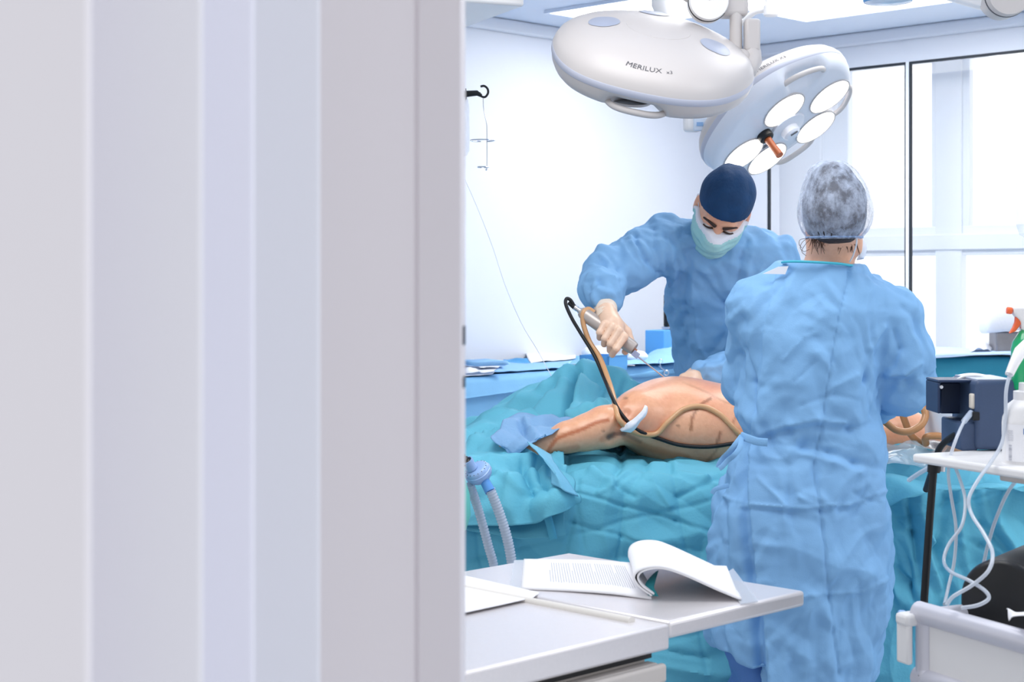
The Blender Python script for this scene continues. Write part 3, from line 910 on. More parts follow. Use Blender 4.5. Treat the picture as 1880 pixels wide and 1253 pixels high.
# crumpled white wrapper in the bin
ct = [[P(1852, 1140, 2.36), P(1862, 1134, 2.36), P(1900, 1132, 2.34)], [P(1850, 1122, 2.37), P(1868, 1128, 2.38), P(1905, 1126, 2.36)], [P(1848, 1118, 2.39), P(1872, 1130, 2.40), P(1905, 1120, 2.39)]]
o = MB().grid(sheet(ct, 6, 6, 0.004, 14, 3)).build('paper_wrapper', PAPER, None, solid=0.001)
tag(o, 'crumpled white paper wrapper on the rail of the silver-framed bin', 'wrapper')

# navy device
dvc = thing('suction_device', 'navy blue suction unit with an open hood, on the white shelf', 'medical device', P(1800, 828, 3.02))
def pbox(x0, x1, y0, y1, d0, d1): 
    a = P(x0, y0, d0); b = P(x1, y1, d0)
    return MB().box((a+b)/2+np.array([0, (d1-d0)/2, 0]), (abs(b[0]-a[0]), d1-d0, abs(b[2]-a[2])))
pbox(1792, 1872, 699, 827, 2.99, 3.16).build('main_housing', NAVY, dvc, bevel=0.009, seg=4)
pbox(1764, 1796, 776, 829, 3.00, 3.14).build('base_block', NAVY, dvc, bevel=0.005, seg=3)
hood = MB()
def pb(mb, x0, x1, y0, y1, d0, d1):
    a = P(x0, y0, d0); b = P(x1, y1, d0)
    return mb.box((a+b)/2+np.array([0, (d1-d0)/2, 0]), (abs(b[0]-a[0]), d1-d0, abs(b[2]-a[2])))
pb(hood, 1722, 1800, 698, 703, 3.03, 3.12); pb(hood, 1722, 1727, 703, 760, 3.03, 3.12); pb(hood, 1727, 1800, 703, 760, 3.10, 3.12)
hood.build('hood', NAVYD, dvc, bevel=0.003, seg=3)
MB().lathe(P(1728, 711, 3.028), [(0.001, -0.002), (0.0032, -0.0018), (0.0036, 0.002)], (0, 1, 0), 16).build('hood_screw', CHROME, dvc)
pbox(1794, 1862, 697, 700, 3.0, 3.15).build('top_plate', mat('device_grey', rgb(176, 186, 208), 0.3), dvc)
MB().tube(px_spline([(1758, 698, 3.08), (1772, 692, 3.08), (1795, 691, 3.08), (1815, 697, 3.08)], 6), 0.0035, 10).build('carry_handle', WHITE, dvc)
MB().box(P(1787, 737, 3.01), (0.012, 0.02, 0.028)).build('latch', mat('latch_ivory', rgb(226, 218, 206), 0.4), dvc, bevel=0.003)
MB().cyl(P(1783, 758, 3.0), P(1770, 774, 2.98), 0.0055, n=14).build('connector', mat('clear_connector', rgb(206, 220, 240), 0.15, alpha=0.7), dvc)
MB().box(P(1790, 764, 3.0), (0.014, 0.02, 0.016)).build('port', BLACK, dvc, bevel=0.002)

# tubing from the device and trolley
def hose(name, pts, r, m, label, cat, n=8, grp=None, seg=10):
    o = MB().tube(px_spline(pts, n), r, seg).build(name, m, None, smooth=80)
    return tag(o, label, cat, grp)
hose('tube', [(1771, 772, 2.975), (1758, 800, 2.93), (1746, 835, 2.92), (1741, 870, 2.915), (1746, 910, 2.91), (1755, 970, 2.905), (1752, 1030, 2.90), (1742, 1075, 2.88), (1734, 1110, 2.80)], 0.0031, TUBEM, 'clear tube from the navy device hanging straight down in front of the teal drape', 'tube')
hose('tube', [(1745, 838, 2.92), (1762, 880, 2.87), (1772, 920, 2.84), (1766, 965, 2.80), (1742, 1000, 2.76), (1733, 1030, 2.72), (1745, 1050, 2.60), (1780, 1067, 2.52), (1808, 1085, 2.49), (1815, 1100, 2.48), (1795, 1112, 2.48), (1765, 1117, 2.49)], 0.0031, TUBEM, 'clear tube curling left then right above the bin', 'tube')
hose('tube', [(1853, 690, 2.80), (1847, 720, 2.79), (1846, 765, 2.785), (1840, 812, 2.78), (1820, 848, 2.75), (1797, 880, 2.72), (1779, 915, 2.70), (1784, 945, 2.68), (1806, 980, 2.60), (1822, 1015, 2.53), (1815, 1048, 2.50), (1785, 1075, 2.50), (1750, 1096, 2.50), (1738, 1112, 2.50)], 0.0032, TUBEM, 'clear tube from the white wand looping past the shelf edge into the bin', 'tube')
hose('tube', [(1905, 845, 2.80), (1876, 872, 2.85), (1850, 905, 2.88), (1828, 955, 2.90), (1814, 1000, 2.91), (1806, 1035, 2.915)], 0.0033, TUBEM, 'clear tube at the right edge sloping down against the teal drape', 'tube')
o = MB().tube(px_spline([(1669, 882, 3.15), (1690, 868, 3.08), (1712, 856, 3.02)], 5), 0.0045, 12).build('glass_rod', TUBEM, None, smooth=80)
tag(o, 'short clear rod sticking out left of the black post clamp', 'rod')
hose('cable', [(1766, 796, 3.03), (1752, 800, 3.05), (1735, 812, 3.08), (1724, 826, 3.10), (1716, 850, 3.12), (1700, 900, 3.2)], 0.0062, BLACK, 'thick black cable leaving the base of the navy device', 'cable')

# white bottle with label
wb = thing('pump_bottle', 'white disinfectant bottle with a blue label, at the right edge of the shelf', 'bottle', P(1890, 862, 2.78))
bc = P(1893, 850, 2.80)
prof = [(0.001, 0.0), (0.042, 0.0), (0.0465, 0.004), (0.047, 0.10), (0.046, 0.112), (0.0435, 0.120), (0.0432, 0.126), (0.038, 0.140), (0.030, 0.148), (0.0285, 0.150), (0.0285, 0.168), (0.020, 0.170), (0.0195, 0.186), (0.001, 0.188)]
prof = [(r*1.03, h*0.80) for r, h in prof]
MB().lathe(bc-ZED*0.012, prof, (0, 0, 1), 48).build('bottle_body', WHITE, wb, smooth=40)
lab = MB(); lab.rings([np.array([bc+np.array([0.0489*math.cos(a), 0.0489*math.sin(a), z]) for a in np.linspace(R(196), R(330), 24)]) for z in (0.005, 0.068)], False, False, closed=False)
lab.build('label', PAPER, wb, fixn=False)
def onbottle(v, a0, z0, rad=0.0494):
    a = a0 + v[:, 0]/rad
    return np.stack([bc[0]+rad*np.cos(a), bc[1]+rad*np.sin(a), bc[2]+z0+v[:, 1]], 1)
band = np.array([onbottle(np.array([[x, y]]), R(238), 0.052)[0] for x in np.linspace(0, 0.045, 12) for y in (0, 0.010)]).reshape(12, 2, 3)
MB().grid(band).build('label_band', mat('label_blue', rgb(56, 110, 184), 0.5), wb, smooth=0)
v, f = text_mesh('Ty', 0.0105)
v[:, 0] += 0.005; v[:, 1] += 0.0018
MB().add(onbottle(v, R(238), 0.052, 0.0498), f).build('brand_lettering', WHITE, wb, smooth=0, fixn=False)
bar = MB()
random.seed(4)
for k in range(16):
    y = 0.006+k*0.0017; h_ = random.choice([0.0005, 0.0009, 0.0012])
    bar.add(onbottle(np.array([[0, y], [0.007, y], [0.007, y+h_], [0, y+h_]]), R(205), 0.0), [(0, 1, 2, 3)])
for k in range(9):
    y = 0.040+k*0.0021
    bar.add(onbottle(np.array([[0, y], [0.012-0.003*random.random(), y], [0.012, y+0.0006], [0, y+0.0006]]), R(203), 0.0), [(0, 1, 2, 3)])
for k in range(6):
    y = 0.022+k*0.0032
    bar.add(onbottle(np.array([[0.004*random.random(), y], [0.03, y], [0.03, y+0.0012], [0.004*random.random(), y+0.0012]]), R(240), 0.0), [(0, 1, 2, 3)])
bar.build('barcode', INK, wb, smooth=0)

# green spray bottle
gs = thing('spray_bottle', 'green spray bottle with white and orange trigger head, right edge', 'spray bottle', P(1885, 720, 3.0))
gc = P(1890, 716, 3.0)
MB().lathe(gc, [(0.001, 0.0), (0.030, 0.0), (0.033, 0.004), (0.033, 0.075), (0.030, 0.088), (0.018, 0.108), (0.0135, 0.112), (0.0135, 0.120)], (0, 0, 1), 40).build('bottle_body', GREENL, gs, smooth=40)
MB().lathe(gc, [(0.0, 0.113), (0.017, 0.113), (0.017, 0.130), (0.012, 0.133)], (0, 0, 1), 30).build('collar', ORANGE, gs, smooth=40)
hd_ = [P(1858, 564, 3.0), P(1905, 563, 3.0), P(1915, 590, 3.0), P(1900, 598, 3.0), P(1896, 606, 3.0), P(1874, 607, 3.0), P(1872, 590, 3.0), P(1860, 578, 3.0)]
MB().prism(np.array(hd_)-np.array([0, 0.012, 0]), (0, 0.024, 0)).build('spray_head', WHITE, gs, bevel=0.004)
MB().cyl(P(1848, 570, 3.0), P(1858, 571, 3.0), 0.0065, n=18).build('nozzle', ORANGE, gs, bevel=0.0015)
tg = [P(1864, 580, 3.0), P(1876, 590, 3.0), P(1870, 600, 3.0), P(1863, 609, 3.0), P(1852, 613, 3.0), P(1859, 602, 3.0), P(1863, 592, 3.0)]
MB().prism(np.array(tg)-np.array([0, 0.006, 0]), (0, 0.012, 0)).build('trigger', ORANGE, gs, bevel=0.002)

# white wand resting on the bottle
wd = thing('wand', 'white angled wand with a clear tube, leaning on the green spray bottle', 'wand', P(1860, 688, 2.82))
MB().tube([P(1853, 688, 2.80), P(1862, 668, 2.81), P(1874, 645, 2.83), P(1900, 620, 2.86)], [0.008, 0.0095, 0.012, 0.012], 16, flat=0.8).build('wand_body', WHITE, wd, smooth=60)
MB().tube([P(1858, 684, 2.80), P(1851, 691, 2.80)], 0.0055, 12).build('hose_barb', TUBEM, wd)

# clear infusion bag at the right edge
def inf_bag(name, c, w, h, dep, label, m):
    t = thing(name, label, 'infusion bag', c)
    rs = []
    for s_, ww, dd in [(0, .30, .1), (.04, .8, .3), (.12, 1, .8), (.5, 1, 1), (.85, .98, .7), (.95, .9, .3), (1, .8, .1)]:
        a = np.linspace(0, 2*np.pi, 28, endpoint=False)
        rs.append(c+np.stack([w/2*ww*np.cos(a), dep/2*dd*np.sin(a), np.full(28, s_*h)], 1))
    MB().rings(rs).build('bag', m, t, smooth=80)
    MB().cyl(c+ZED*0.004, c-ZED*0.03, 0.006, n=14).build('port', m, t)
    MB().tube(spline([c+np.array([-0.012, 0, h]), c+np.array([-0.008, 0, h+0.03]), c+np.array([0.008, 0, h+0.03]), c+np.array([0.012, 0, h])], 6), 0.003, 8).build('hanger', m, t)
    return t
BAGM = mat('infusion_bag_film', rgb(232, 238, 250), 0.12, alpha=0.28, coat=0.5)
rb_ = inf_bag('infusion_bag', P(1895, 440, 4.6), 0.09, 0.34, 0.05, 'faint clear infusion bag at the right edge in front of the window', BAGM)
_q = P(1895, 440, 4.6)+np.array([0, 0, 0.368])
MB().cyl(_q, np.append(_q[:2], CEIL), 0.004, n=12).build('hanging_rod', STEEL, rb_)
inf_bag('infusion_bag', P(838, 290, 5.0), 0.080, 0.185, 0.045, 'clear infusion bag half hidden behind the door frame under the black hook arm', BAGM)

# drip stand with black arm, and the wire bottle holder hanging on it
ds = thing('drip_stand', 'drip stand with a black hooked arm, mostly behind the door frame', 'drip stand', Pz(815, 5.0, 0))
MB().cyl(Pz(815, 5.0, 0.03), P(815, 120, 5.0), 0.011, n=18).build('pole', STEEL, ds)
bs = MB()
for k in range(5):
    a = k*2*math.pi/5
    bs.tube([Pz(815, 5.0, 0.09), Pz(815, 5.0, 0.04)+np.array([0.26*math.cos(a), 0.26*math.sin(a), 0])], 0.012, 10)
bs.build('base', STEEL, ds)
m = MB(); m.tube([P(812, 174, 5.0), P(850, 173, 5.0), P(876, 171, 5.0), P(884, 176, 5.0)], [0.012, 0.0105, 0.0085, 0.005], 12); m.build('black_arm', BLACK, ds)
m = MB(); m.tube(px_spline([(880, 170, 5.0), (884, 177, 5.0), (891, 178, 5.0), (896, 171, 5.0), (895, 163, 5.0), (889, 158, 5.0), (882, 159, 5.0)], 6), 0.0036, 10); m.build('hook', BLACK, ds)
m = MB(); m.tube(px_spline([(855, 183, 5.0), (856, 176, 4.985), (855, 163, 5.0)], 5), 0.002, 8); m.build('pin', BLACK, ds)
wh = thing('bottle_holder', 'thin wire bottle holder with two open rings hanging from the black hook', 'wire holder', P(890, 310, 5.0))
m = MB(); m.tube(px_spline([(887, 178, 5.0), (888, 200, 5.0), (893, 225, 5.0), (894, 240, 5.0), (894, 306, 5.0), (891, 312, 5.0)], 6), 0.0016, 8); m.build('stem', CHROME, wh)
def oring(cx, cy, rx, a0, a1, nm):
    c = P(cx, cy, 5.0); aa = np.linspace(R(a0), R(a1), 40)
    MB().tube(np.stack([c[0]+rx*np.cos(aa), c[1]+rx*np.sin(aa), np.full(40, c[2])], 1), 0.0019, 8).build(nm, CHROME, wh)
oring(886, 258, 0.037, 100, 430, 'upper_ring'); oring(887, 307, 0.017, 110, 440, 'lower_ring')
hose('infusion_line', [(840, 292, 5.0), (852, 325, 5.0), (878, 385, 4.97), (905, 455, 4.93), (928, 525, 4.87), (957, 593, 4.8), (986, 642, 4.74), (1006, 679, 4.7), (1019, 703, 4.68)], 0.0012, mat('line_white', rgb(226, 232, 246), 0.3), 'thin clear infusion line slanting down to the teal drape', 'tube')

# ------------------------------------------------------------------ breathing circuit
bc_ = thing('breathing_filter', 'pale blue round breathing filter with two corrugated hoses beside the door frame', 'breathing filter', P(880, 870, 3.45))
FBL = mat('filter_blue', rgb(150, 184, 232), 0.3, coat=0.2)
fa = np.array([-0.42, -0.45, 0.79]); fa /= np.linalg.norm(fa)
fc = P(878, 868, 3.45)
MB().lathe(fc, [(0.001, -0.018), (0.020, -0.018), (0.026, -0.012), (0.0275, -0.005), (0.0295, -0.004), (0.0295, 0.003), (0.0275, 0.004), (0.026, 0.010), (0.022, 0.013), (0.013, 0.014), (0.001, 0.014)], fa, 44).build('filter_housing', FBL, bc_, smooth=40)
bt = fc+fa*0.012+np.array([-0.008, 0, 0.0])
MB().lathe(bt, [(0.0125, 0.0), (0.0115, 0.006), (0.0115, 0.024), (0.0095, 0.024), (0.0095, 0.002)], fa, 28).build('neck', FBL, bc_, smooth=40)
pr = []
for k in range(18):
    pr.append((0.0115 if k % 2 else 0.0085, 0.016+k*0.0035))
MB().lathe(bt, [(0.001, 0.012)]+pr+[(0.001, 0.016+18*0.0035)], fa*0.75+np.array([-0.35, 0, 0.1]), 20).build('black_connector', BLACK, bc_, smooth=50)
tk = MB()
x = np.cross(fa, [0, 1, 0]); x /= np.linalg.norm(x); y = np.cross(fa, x)
for k in range(16):
    a = k*2*math.pi/16
    r_ = np.cos(a)*x+np.sin(a)*y
    tk.box(fc+fa*0.0118+r_*0.0225, (0.004, 0.0012, 0.0016), np.array([r_, np.cross(fa, r_), fa]))
tk.build('marking', TEXTM, bc_, smooth=0)
CORR = mat('corrugated_hose', rgb(200, 214, 234), 0.25, alpha=0.85, coat=0.3)
def corrugated(pts, r, nm):
    c = px_spline(pts, 26)
    L = np.concatenate([[0], np.cumsum(np.linalg.norm(np.diff(c, axis=0), axis=1))])
    u = np.arange(0, L[-1], 0.0022)
    c = np.stack([np.interp(u, L, c[:, k]) for k in range(3)], 1)
    rr_ = r*(1+0.10*np.cos(u/0.0066*2*np.pi))
    MB().tube(c, rr_, 16).build(nm, CORR, bc_, smooth=80)
corrugated([(900, 900, 3.43), (915, 938, 3.44), (930, 985, 3.45), (939, 1030, 3.46), (946, 1090, 3.47), (950, 1200, 3.48), (950, 1500, 3.5), (960, 1712, 3.52), (1000, 1722, 3.5)], 0.0105, 'hose')
corrugated([(862, 890, 3.45), (873, 920, 3.47), (885, 960, 3.48), (897, 1005, 3.49), (908, 1050, 3.5), (915, 1150, 3.5), (915, 1500, 3.52), (925, 1705, 3.54), (960, 1712, 3.54)], 0.0095, 'hose')
MB().cyl(P(890, 884, 3.44), P(900, 903, 3.43), 0.0105, 0.0115, n=22).build('hose_cuff', mat('cuff_blue', rgb(96, 160, 232), 0.2, alpha=0.9), bc_)
rs = []
for s_, k in [(0, .2), (.1, .7), (.3, 1), (.6, .95), (.85, .6), (1, .25)]:
    a = np.linspace(0, 2*np.pi, 24, endpoint=False)
    rs.append(P(838, 985, 3.42)+np.stack([0.028*k*np.cos(a)*(1+.06*np.cos(5*a)), 0.028*k*np.sin(a), np.full(24, s_*0.145)], 1))
o = MB().rings(rs).build('breathing_bag', mat('mint_bag', rgb(112, 206, 196), 0.35), None, smooth=80)
tag(o, 'mint green breathing bag just showing beside the door frame', 'breathing bag')
hose('cable', [(846, 770, 3.6), (850, 790, 3.55), (851, 815, 3.52), (848, 850, 3.5)], 0.0016, BLACK, 'thin black lead running down beside the door frame', 'cable')

# ------------------------------------------------------------------ instrument table against the left wall
ZB = 1.0
b0 = np.array([-0.2, 6.8, 0]); bd_ = np.array([1.015, 1.3, 0]); bd_ /= np.linalg.norm(bd_)
bp_ = np.array([-bd_[1], bd_[0], 0])
UB = np.array([bd_, bp_, [0, 0, 1.0]])
def bt_(s, n, z): return b0 + bd_*s + bp_*n + np.array([0, 0, z])
it = thing('instrument_table', 'instrument table along the left wall under a blue drape', 'table', bt_(0.6, 0.36, 0))
MB().box(bt_(0.6, 0.36, ZB-0.03), (2.5, 0.68, 0.03), UB).build('tabletop', STEEL, it)
for s in (-0.55, 1.75):
    for n in (0.08, 0.62):
        MB().cyl(bt_(s, n, 0.0), bt_(s, n, ZB-0.045), 0.018).build('leg', STEEL, it)
rows = []
for n, z in [(0.72, 0.75), (0.72, 0.99), (0.68, 1.0), (0.5, 1.0), (0.3, 1.0), (0.1, 1.0), (0.02, 0.998), (-0.008, 0.988), (-0.018, 0.968), (-0.024, 0.95), (-0.030, 0.938), (-0.030, 0.931), (-0.002, 0.928), (-0.004, 0.75), (-0.006, 0.55), (-0.008, 0.30)]:
    ss = np.linspace(-0.75, 1.95, 16)
    sag = 0.010*np.sin(ss*3.1)+0.006*np.sin(ss*7.3)
    rows.append([bt_(s, n-(0.008*math.sin(s*9) if z < 0.9 else 0), z-(sg if z < 0.9 else 0)-(0.030*(0.35-s) if 0.92 < z < 0.945 else 0)) for s, sg in zip(ss, sag)])
g = sheet(rows, 4, 8, 0.0020, 5, 11)
o = MB().grid(g).build('table_drape', BACKDR, None, smooth=50, solid=0.002)
tag(o, 'mid blue drape with a turned-over band covering the table along the left wall', 'drape')

# things lying on it
def flatpack(name, px, py, d_, w, l, h, rot, m, label, cat, grp=None, layers=1, lift=0.0):
    """a folded cloth: rounded layers one on the other"""
    c = onz(px, py, ZB+0.004+lift)
    mb = MB()
    for k in range(layers):
        a = rot+0.04*math.sin(k*2.1)
        U = np.array([[math.cos(a), math.sin(a), 0], [-math.sin(a), math.cos(a), 0], [0, 0, 1.0]])
        n_ = 28; th = np.linspace(0, 2*np.pi, n_, endpoint=False)
        sq = lambda t, e: np.sign(t)*np.abs(t)**e
        rs = []
        hh = h/layers
        for zz_, k_ in [(0.05, .96), (.25, 1.0), (.75, 1.0), (.95, .96)]:
            p = np.stack([w/2*k_*sq(np.cos(th), .35), l/2*k_*sq(np.sin(th), .35), np.full(n_, 0.0)], 1)
            p[:, 2] = (k+zz_)*hh + 0.003*np.sin(p[:, 0]*40+k)
            rs.append(c+p @ U)
        mb.rings(rs)
    o = mb.build(name, m, None, smooth=60)
    return tag(o, label, cat, grp)
flatpack('folded_drape', 884, 672, 0, 0.25, 0.20, 0.020, 0.25, LTBLUE, 'light blue folded drape at the bottom of the small stack left on the blue table', 'folded drape', 'folded drapes stacked on the blue table')
flatpack('folded_drape', 880, 671, 0, 0.22, 0.18, 0.020, 0.35, PALEBL, 'pale blue folded drape in the middle of the stack left on the blue table', 'folded drape', 'folded drapes stacked on the blue table', 1, 0.022)
flatpack('folded_drape', 884, 670, 0, 0.20, 0.17, 0.020, 0.45, LTBLUE, 'light blue folded drape on top of the stack left on the blue table', 'folded drape', 'folded drapes stacked on the blue table', 1, 0.044)
def lay(name, rows, m, label, cat, amp=0.006, freq=12, seed=1, solid=0.002, grp=None):
    g = sheet([[P(*q) for q in r] for r in rows], 7, 7, amp, freq, seed)
    if rows[0][0][1] > 600 and rows[-1][0][2] > 6.5 and rows[0][0][0] < 1500:      # lies on the table top, ends turned up
        g[:, :, 2] = np.where(g[:, :, 2] < ZB+0.007, ZB+0.007+0.25*np.abs(g[:, :, 2]-ZB-0.007), g[:, :, 2])
    o = MB().grid(g).build(name, m, None, smooth=60, solid=solid)
    return tag(o, label, cat, grp)
lay('crumpled_cloth', [[(840, 672, 7.7), (865, 668, 7.7), (895, 676, 7.7), (925, 682, 7.75)], [(838, 684, 7.3), (862, 670, 7.35), (890, 684, 7.35), (918, 688, 7.4)], [(838, 699, 6.85), (862, 693, 6.9), (888, 695, 6.95), (905, 693, 7.0)]], WHITEC, 'crumpled whitish cloth at the near left end of the blue table', 'cloth', 0.012, 12, 4)
lay('wrap_sheet', [[(928, 676, 7.9), (965, 668, 7.9), (1010, 668, 8.0), (1050, 672, 8.1)], [(915, 688, 7.4), (960, 679, 7.5), (1010, 681, 7.6), (1045, 681, 7.7)], [(905, 692, 7.1), (950, 687, 7.2), (1000, 685, 7.35), (1035, 682, 7.5)]], LTBLUE, 'light blue wrap sheet spread on the blue table left of the small cups', 'cloth', 0.008, 10, 8)
lay('folded_wrap', [[(925, 664, 8.3), (945, 660, 8.3), (968, 656, 8.35)], [(922, 671, 8.0), (948, 667, 8.0), (972, 662, 8.1)], [(920, 676, 7.8), (950, 673, 7.8), (975, 671, 7.9)]], mat('deep_blue_cloth', rgb(70, 150, 206), 0.75), 'deeper blue folded wrap between the drape stack and the white paper', 'cloth', 0.006, 14, 9)
lay('paper_sheet', [[(965, 648, 8.6), (1000, 648, 8.7), (1030, 649, 8.8), (1056, 655, 8.9)], [(969, 659, 8.2), (1005, 656, 8.3), (1032, 657, 8.4), (1057, 660, 8.5)], [(975, 669, 7.9), (995, 664, 8.0), (1030, 662, 8.2), (1056, 661, 8.4)]], PAPER, 'white paper sheet lying on the blue table behind the black cable', 'paper', 0.003, 6, 3, 0.001)
for k, (px, py) in enumerate([(1041, 684), (1058, 683), (1074, 682)]):
    c = onz(px, py, ZB+0.004)
    t = thing('steel_cup', ['small steel cup at the left end of the row of three on the blue table', 'small steel cup in the middle of the row of three on the blue table', 'small steel cup at the right end of the row of three, beside the blue tray'][k], 'cup', c, 'small steel cups on the blue table')
    MB().lathe(c, [(0.001, 0), (0.016, 0), (0.019, 0.008), (0.020, 0.032), (0.0215, 0.034), (0.0185, 0.034), (0.017, 0.010), (0.001, 0.006)], (0, 0, 1), 24).build('cup_body', CHROME, t)
    MB().lathe(c+ZED*0.024, [(0.001, 0.0), (0.0183, 0.0), (0.001, 0.001)], (0, 0, 1), 20).build('contents', NAVYD if k != 2 else WHITE, t)
c = onz(1108, 679, ZB+0.004)
t = thing('instrument_tray', 'bright blue open tray on the blue table behind the handpiece cable', 'tray', c)
m = MB()
for q, s_ in [((0, 0, 0.003), (0.15, 0.16, 0.004)), ((-0.073, 0, 0.035), (0.004, 0.16, 0.064)), ((0.073, 0, 0.035), (0.004, 0.16, 0.064)), ((0, -0.078, 0.035), (0.15, 0.004, 0.064)), ((0, 0.078, 0.035), (0.15, 0.004, 0.064))]:
    m.box(c+np.array(q) @ UB, s_, UB)
m.build('tray_body', BOXBLUE, t, smooth=0)
MB().tube([c+np.array([-0.078, -0.082, 0.068]) @ UB, c+np.array([0.078, -0.082, 0.068]) @ UB], 0.004, 10).build('tray_rim', LTBLUE, t)
def puff(name, px, py, r, m, label, cat, seed):
    c = onz(px, py, ZB+0.002)
    f = lambda p: ell(p, c+ZED*r[2]*0.9, r)+0.010*noise3(p*22+seed)
    v, fc_ = surface(f, c-np.array([r[0]+.03, r[1]+.03, 0.03]), c+np.array([r[0]+.03, r[1]+.03, 2*r[2]+.03]), 0.006)
    v[:, 2] = np.maximum(v[:, 2], c[2])
    o = MB().add(v, fc_).build(name, m, None, smooth=180, fixn=False)
    return tag(o, label, cat)
puff('gauze_pile', 1092, 664, np.array([0.068, 0.06, 0.042]), WHITEC, 'heap of white gauze on the blue table behind the fist', 'gauze', 3)
puff('gauze_pile', 1168, 664, np.array([0.060, 0.05, 0.030]), WHITEC, 'small heap of white gauze beside the upright blue box', 'gauze', 9)
lay('sterile_wrap', [[(1130, 660, 8.4), (1175, 657, 8.6), (1215, 640, 8.7), (1260, 634, 8.8)], [(1125, 672, 8.0), (1170, 668, 8.1), (1212, 652, 8.2), (1255, 648, 8.3)], [(1128, 682, 7.7), (1172, 681, 7.75), (1205, 672, 7.9), (1250, 668, 8.0)]], LTBLUE, 'light blue sterile wrap rumpled in front of the upright blue box', 'cloth', 0.010, 9, 12)
lay('cloth_strip', [[(1120, 655, 8.2), (1130, 654, 8.2), (1140, 656, 8.2)], [(1132, 668, 8.0), (1143, 667, 8.0), (1150, 669, 8.0)], [(1146, 680, 7.7), (1158, 678, 7.7), (1166, 675, 7.7)]], WHITEC, 'white strip of cloth hanging over the blue tray', 'cloth', 0.002, 8, 12)
c = onz(1226, 655, ZB+0.002)
bxu = thing('supply_box', 'upright bright blue box with a pale printed panel, behind the surgeon', 'box', c)
MB().box(c+ZED*0.072, (0.26, 0.12, 0.144), UB).build('carton', BOXBLUE, bxu, bevel=0.004)
m = MB(); fcn = c-bp_*0.0606
for k in range(6):
    m.box(fcn+bd_*(0.02)+ZED*(0.035+k*0.016), (0.13-0.012*(k % 3), 0.0012, 0.006), UB)
m.build('printing', mat('print_pale', rgb(190, 214, 240), 0.6), bxu, smooth=0)
c2_ = c+bp_*0.06
mn_ = thing('monitor', 'small black flat monitor standing on the blue box behind the surgeon', 'monitor', c+ZED*0.146)
MB().box(c+bd_*0.075+ZED*(0.146+0.100), (0.20, 0.028, 0.172), UB).build('display', mat('screen_black', rgb(16, 20, 26), 0.25), mn_, bevel=0.008, seg=3)
MB().box(c+bd_*0.075+ZED*(0.146+0.008), (0.18, 0.06, 0.012), UB).build('stand', mat('stand_grey', rgb(190, 196, 210), 0.4), mn_, bevel=0.002)
MB().box(c-bd_*0.00+ZED*(0.146+0.004)-bp_*0.03, (0.03, 0.02, 0.007), UB).build('foot', BLACK, mn_)
# scissors hooked over the front edge of the table
fz = thing('forceps', 'steel ring-handled forceps hooked over the front edge of the blue table', 'forceps', onz(1215, 675, ZB))
q = lambda px, py, d=7.95: P(px, py, d)
def ringm(px, py, r):
    c = q(px, py); a = np.linspace(0, 2*np.pi, 22)
    return np.stack([c[0]+r*np.cos(a), np.full(22, c[1])-0.004*np.sin(a), c[2]+r*np.sin(a)], 1)
MB().tube(ringm(1213, 664, 0.0095), 0.0026, 8).build('finger_ring', CHROME, fz, smooth=80)
MB().tube(ringm(1223, 685, 0.0115), 0.0034, 8).build('finger_ring', CHROME, fz, smooth=80)
MB().tube([q(1211, 667), q(1214, 677), q(1219, 682)], 0.0026, 8).build('shank', CHROME, fz)
MB().tube([q(1221, 681), q(1209, 672), q(1200, 671, 8.0)], 0.0026, 8).build('shank', CHROME, fz)

# ------------------------------------------------------------------ table under the window, right
TEAL = mat('teal_drape', rgb(102, 188, 213), 0.72, noise=0.05, nscale=9, bump=0.12, bscale=150)
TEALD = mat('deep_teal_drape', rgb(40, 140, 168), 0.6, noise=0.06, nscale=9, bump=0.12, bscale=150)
ZW = 1.05
wt = thing('side_table', 'side table below the window, covered with a teal drape', 'table', np.array([2.2, 7.8, 0]))
MB().box(np.array([2.25, 7.84, ZW-0.022]), (1.1, 0.34, 0.03)).build('tabletop', STEEL, wt)
for x in (1.78, 2.72):
    for y in (7.72, 7.96):
        MB().cyl((x, y, 0), (x, y, ZW-0.037), 0.016).build('leg', STEEL, wt)
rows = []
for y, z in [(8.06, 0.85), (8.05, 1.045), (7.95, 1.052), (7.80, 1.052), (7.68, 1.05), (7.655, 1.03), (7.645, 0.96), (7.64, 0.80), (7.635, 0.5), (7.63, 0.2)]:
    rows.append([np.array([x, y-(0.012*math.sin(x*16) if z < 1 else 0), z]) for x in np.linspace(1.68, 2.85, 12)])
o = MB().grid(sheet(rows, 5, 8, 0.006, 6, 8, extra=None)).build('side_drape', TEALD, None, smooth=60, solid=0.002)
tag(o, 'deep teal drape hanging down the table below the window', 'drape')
lay('cover_cloth', [[(1690, 637, 7.98), (1740, 638, 7.98), (1800, 640, 7.98), (1900, 636, 7.98)], [(1692, 645, 7.75), (1745, 645, 7.75), (1805, 645, 7.75), (1905, 640, 7.75)], [(1695, 651, 7.63), (1750, 648, 7.63), (1810, 648, 7.63), (1910, 645, 7.63)], [(1700, 659, 7.61), (1755, 655, 7.61), (1815, 652, 7.61), (1915, 650, 7.61)]], PALEBL, 'pale blue cloth laid along the top of the window side table', 'cloth', 0.004, 8, 5)
c = Pz(1852, 7.75, ZW+0.010)
sb = thing('steel_container', 'square grey steel container on the window side table under a white towel', 'container', c)
MB().box(c+ZED*0.055, (0.155, 0.12, 0.10)).build('container_body', mat('dull_steel', rgb(150, 148, 152), 0.35, metal=0.8, noise=0.25, nscale=25), sb, bevel=0.006)
tw = MB()
c2_ = c+ZED*0.108
sq = lambda t, e: np.sign(t)*np.abs(t)**e
th = np.linspace(0, 2*np.pi, 40, endpoint=False)
rs = []
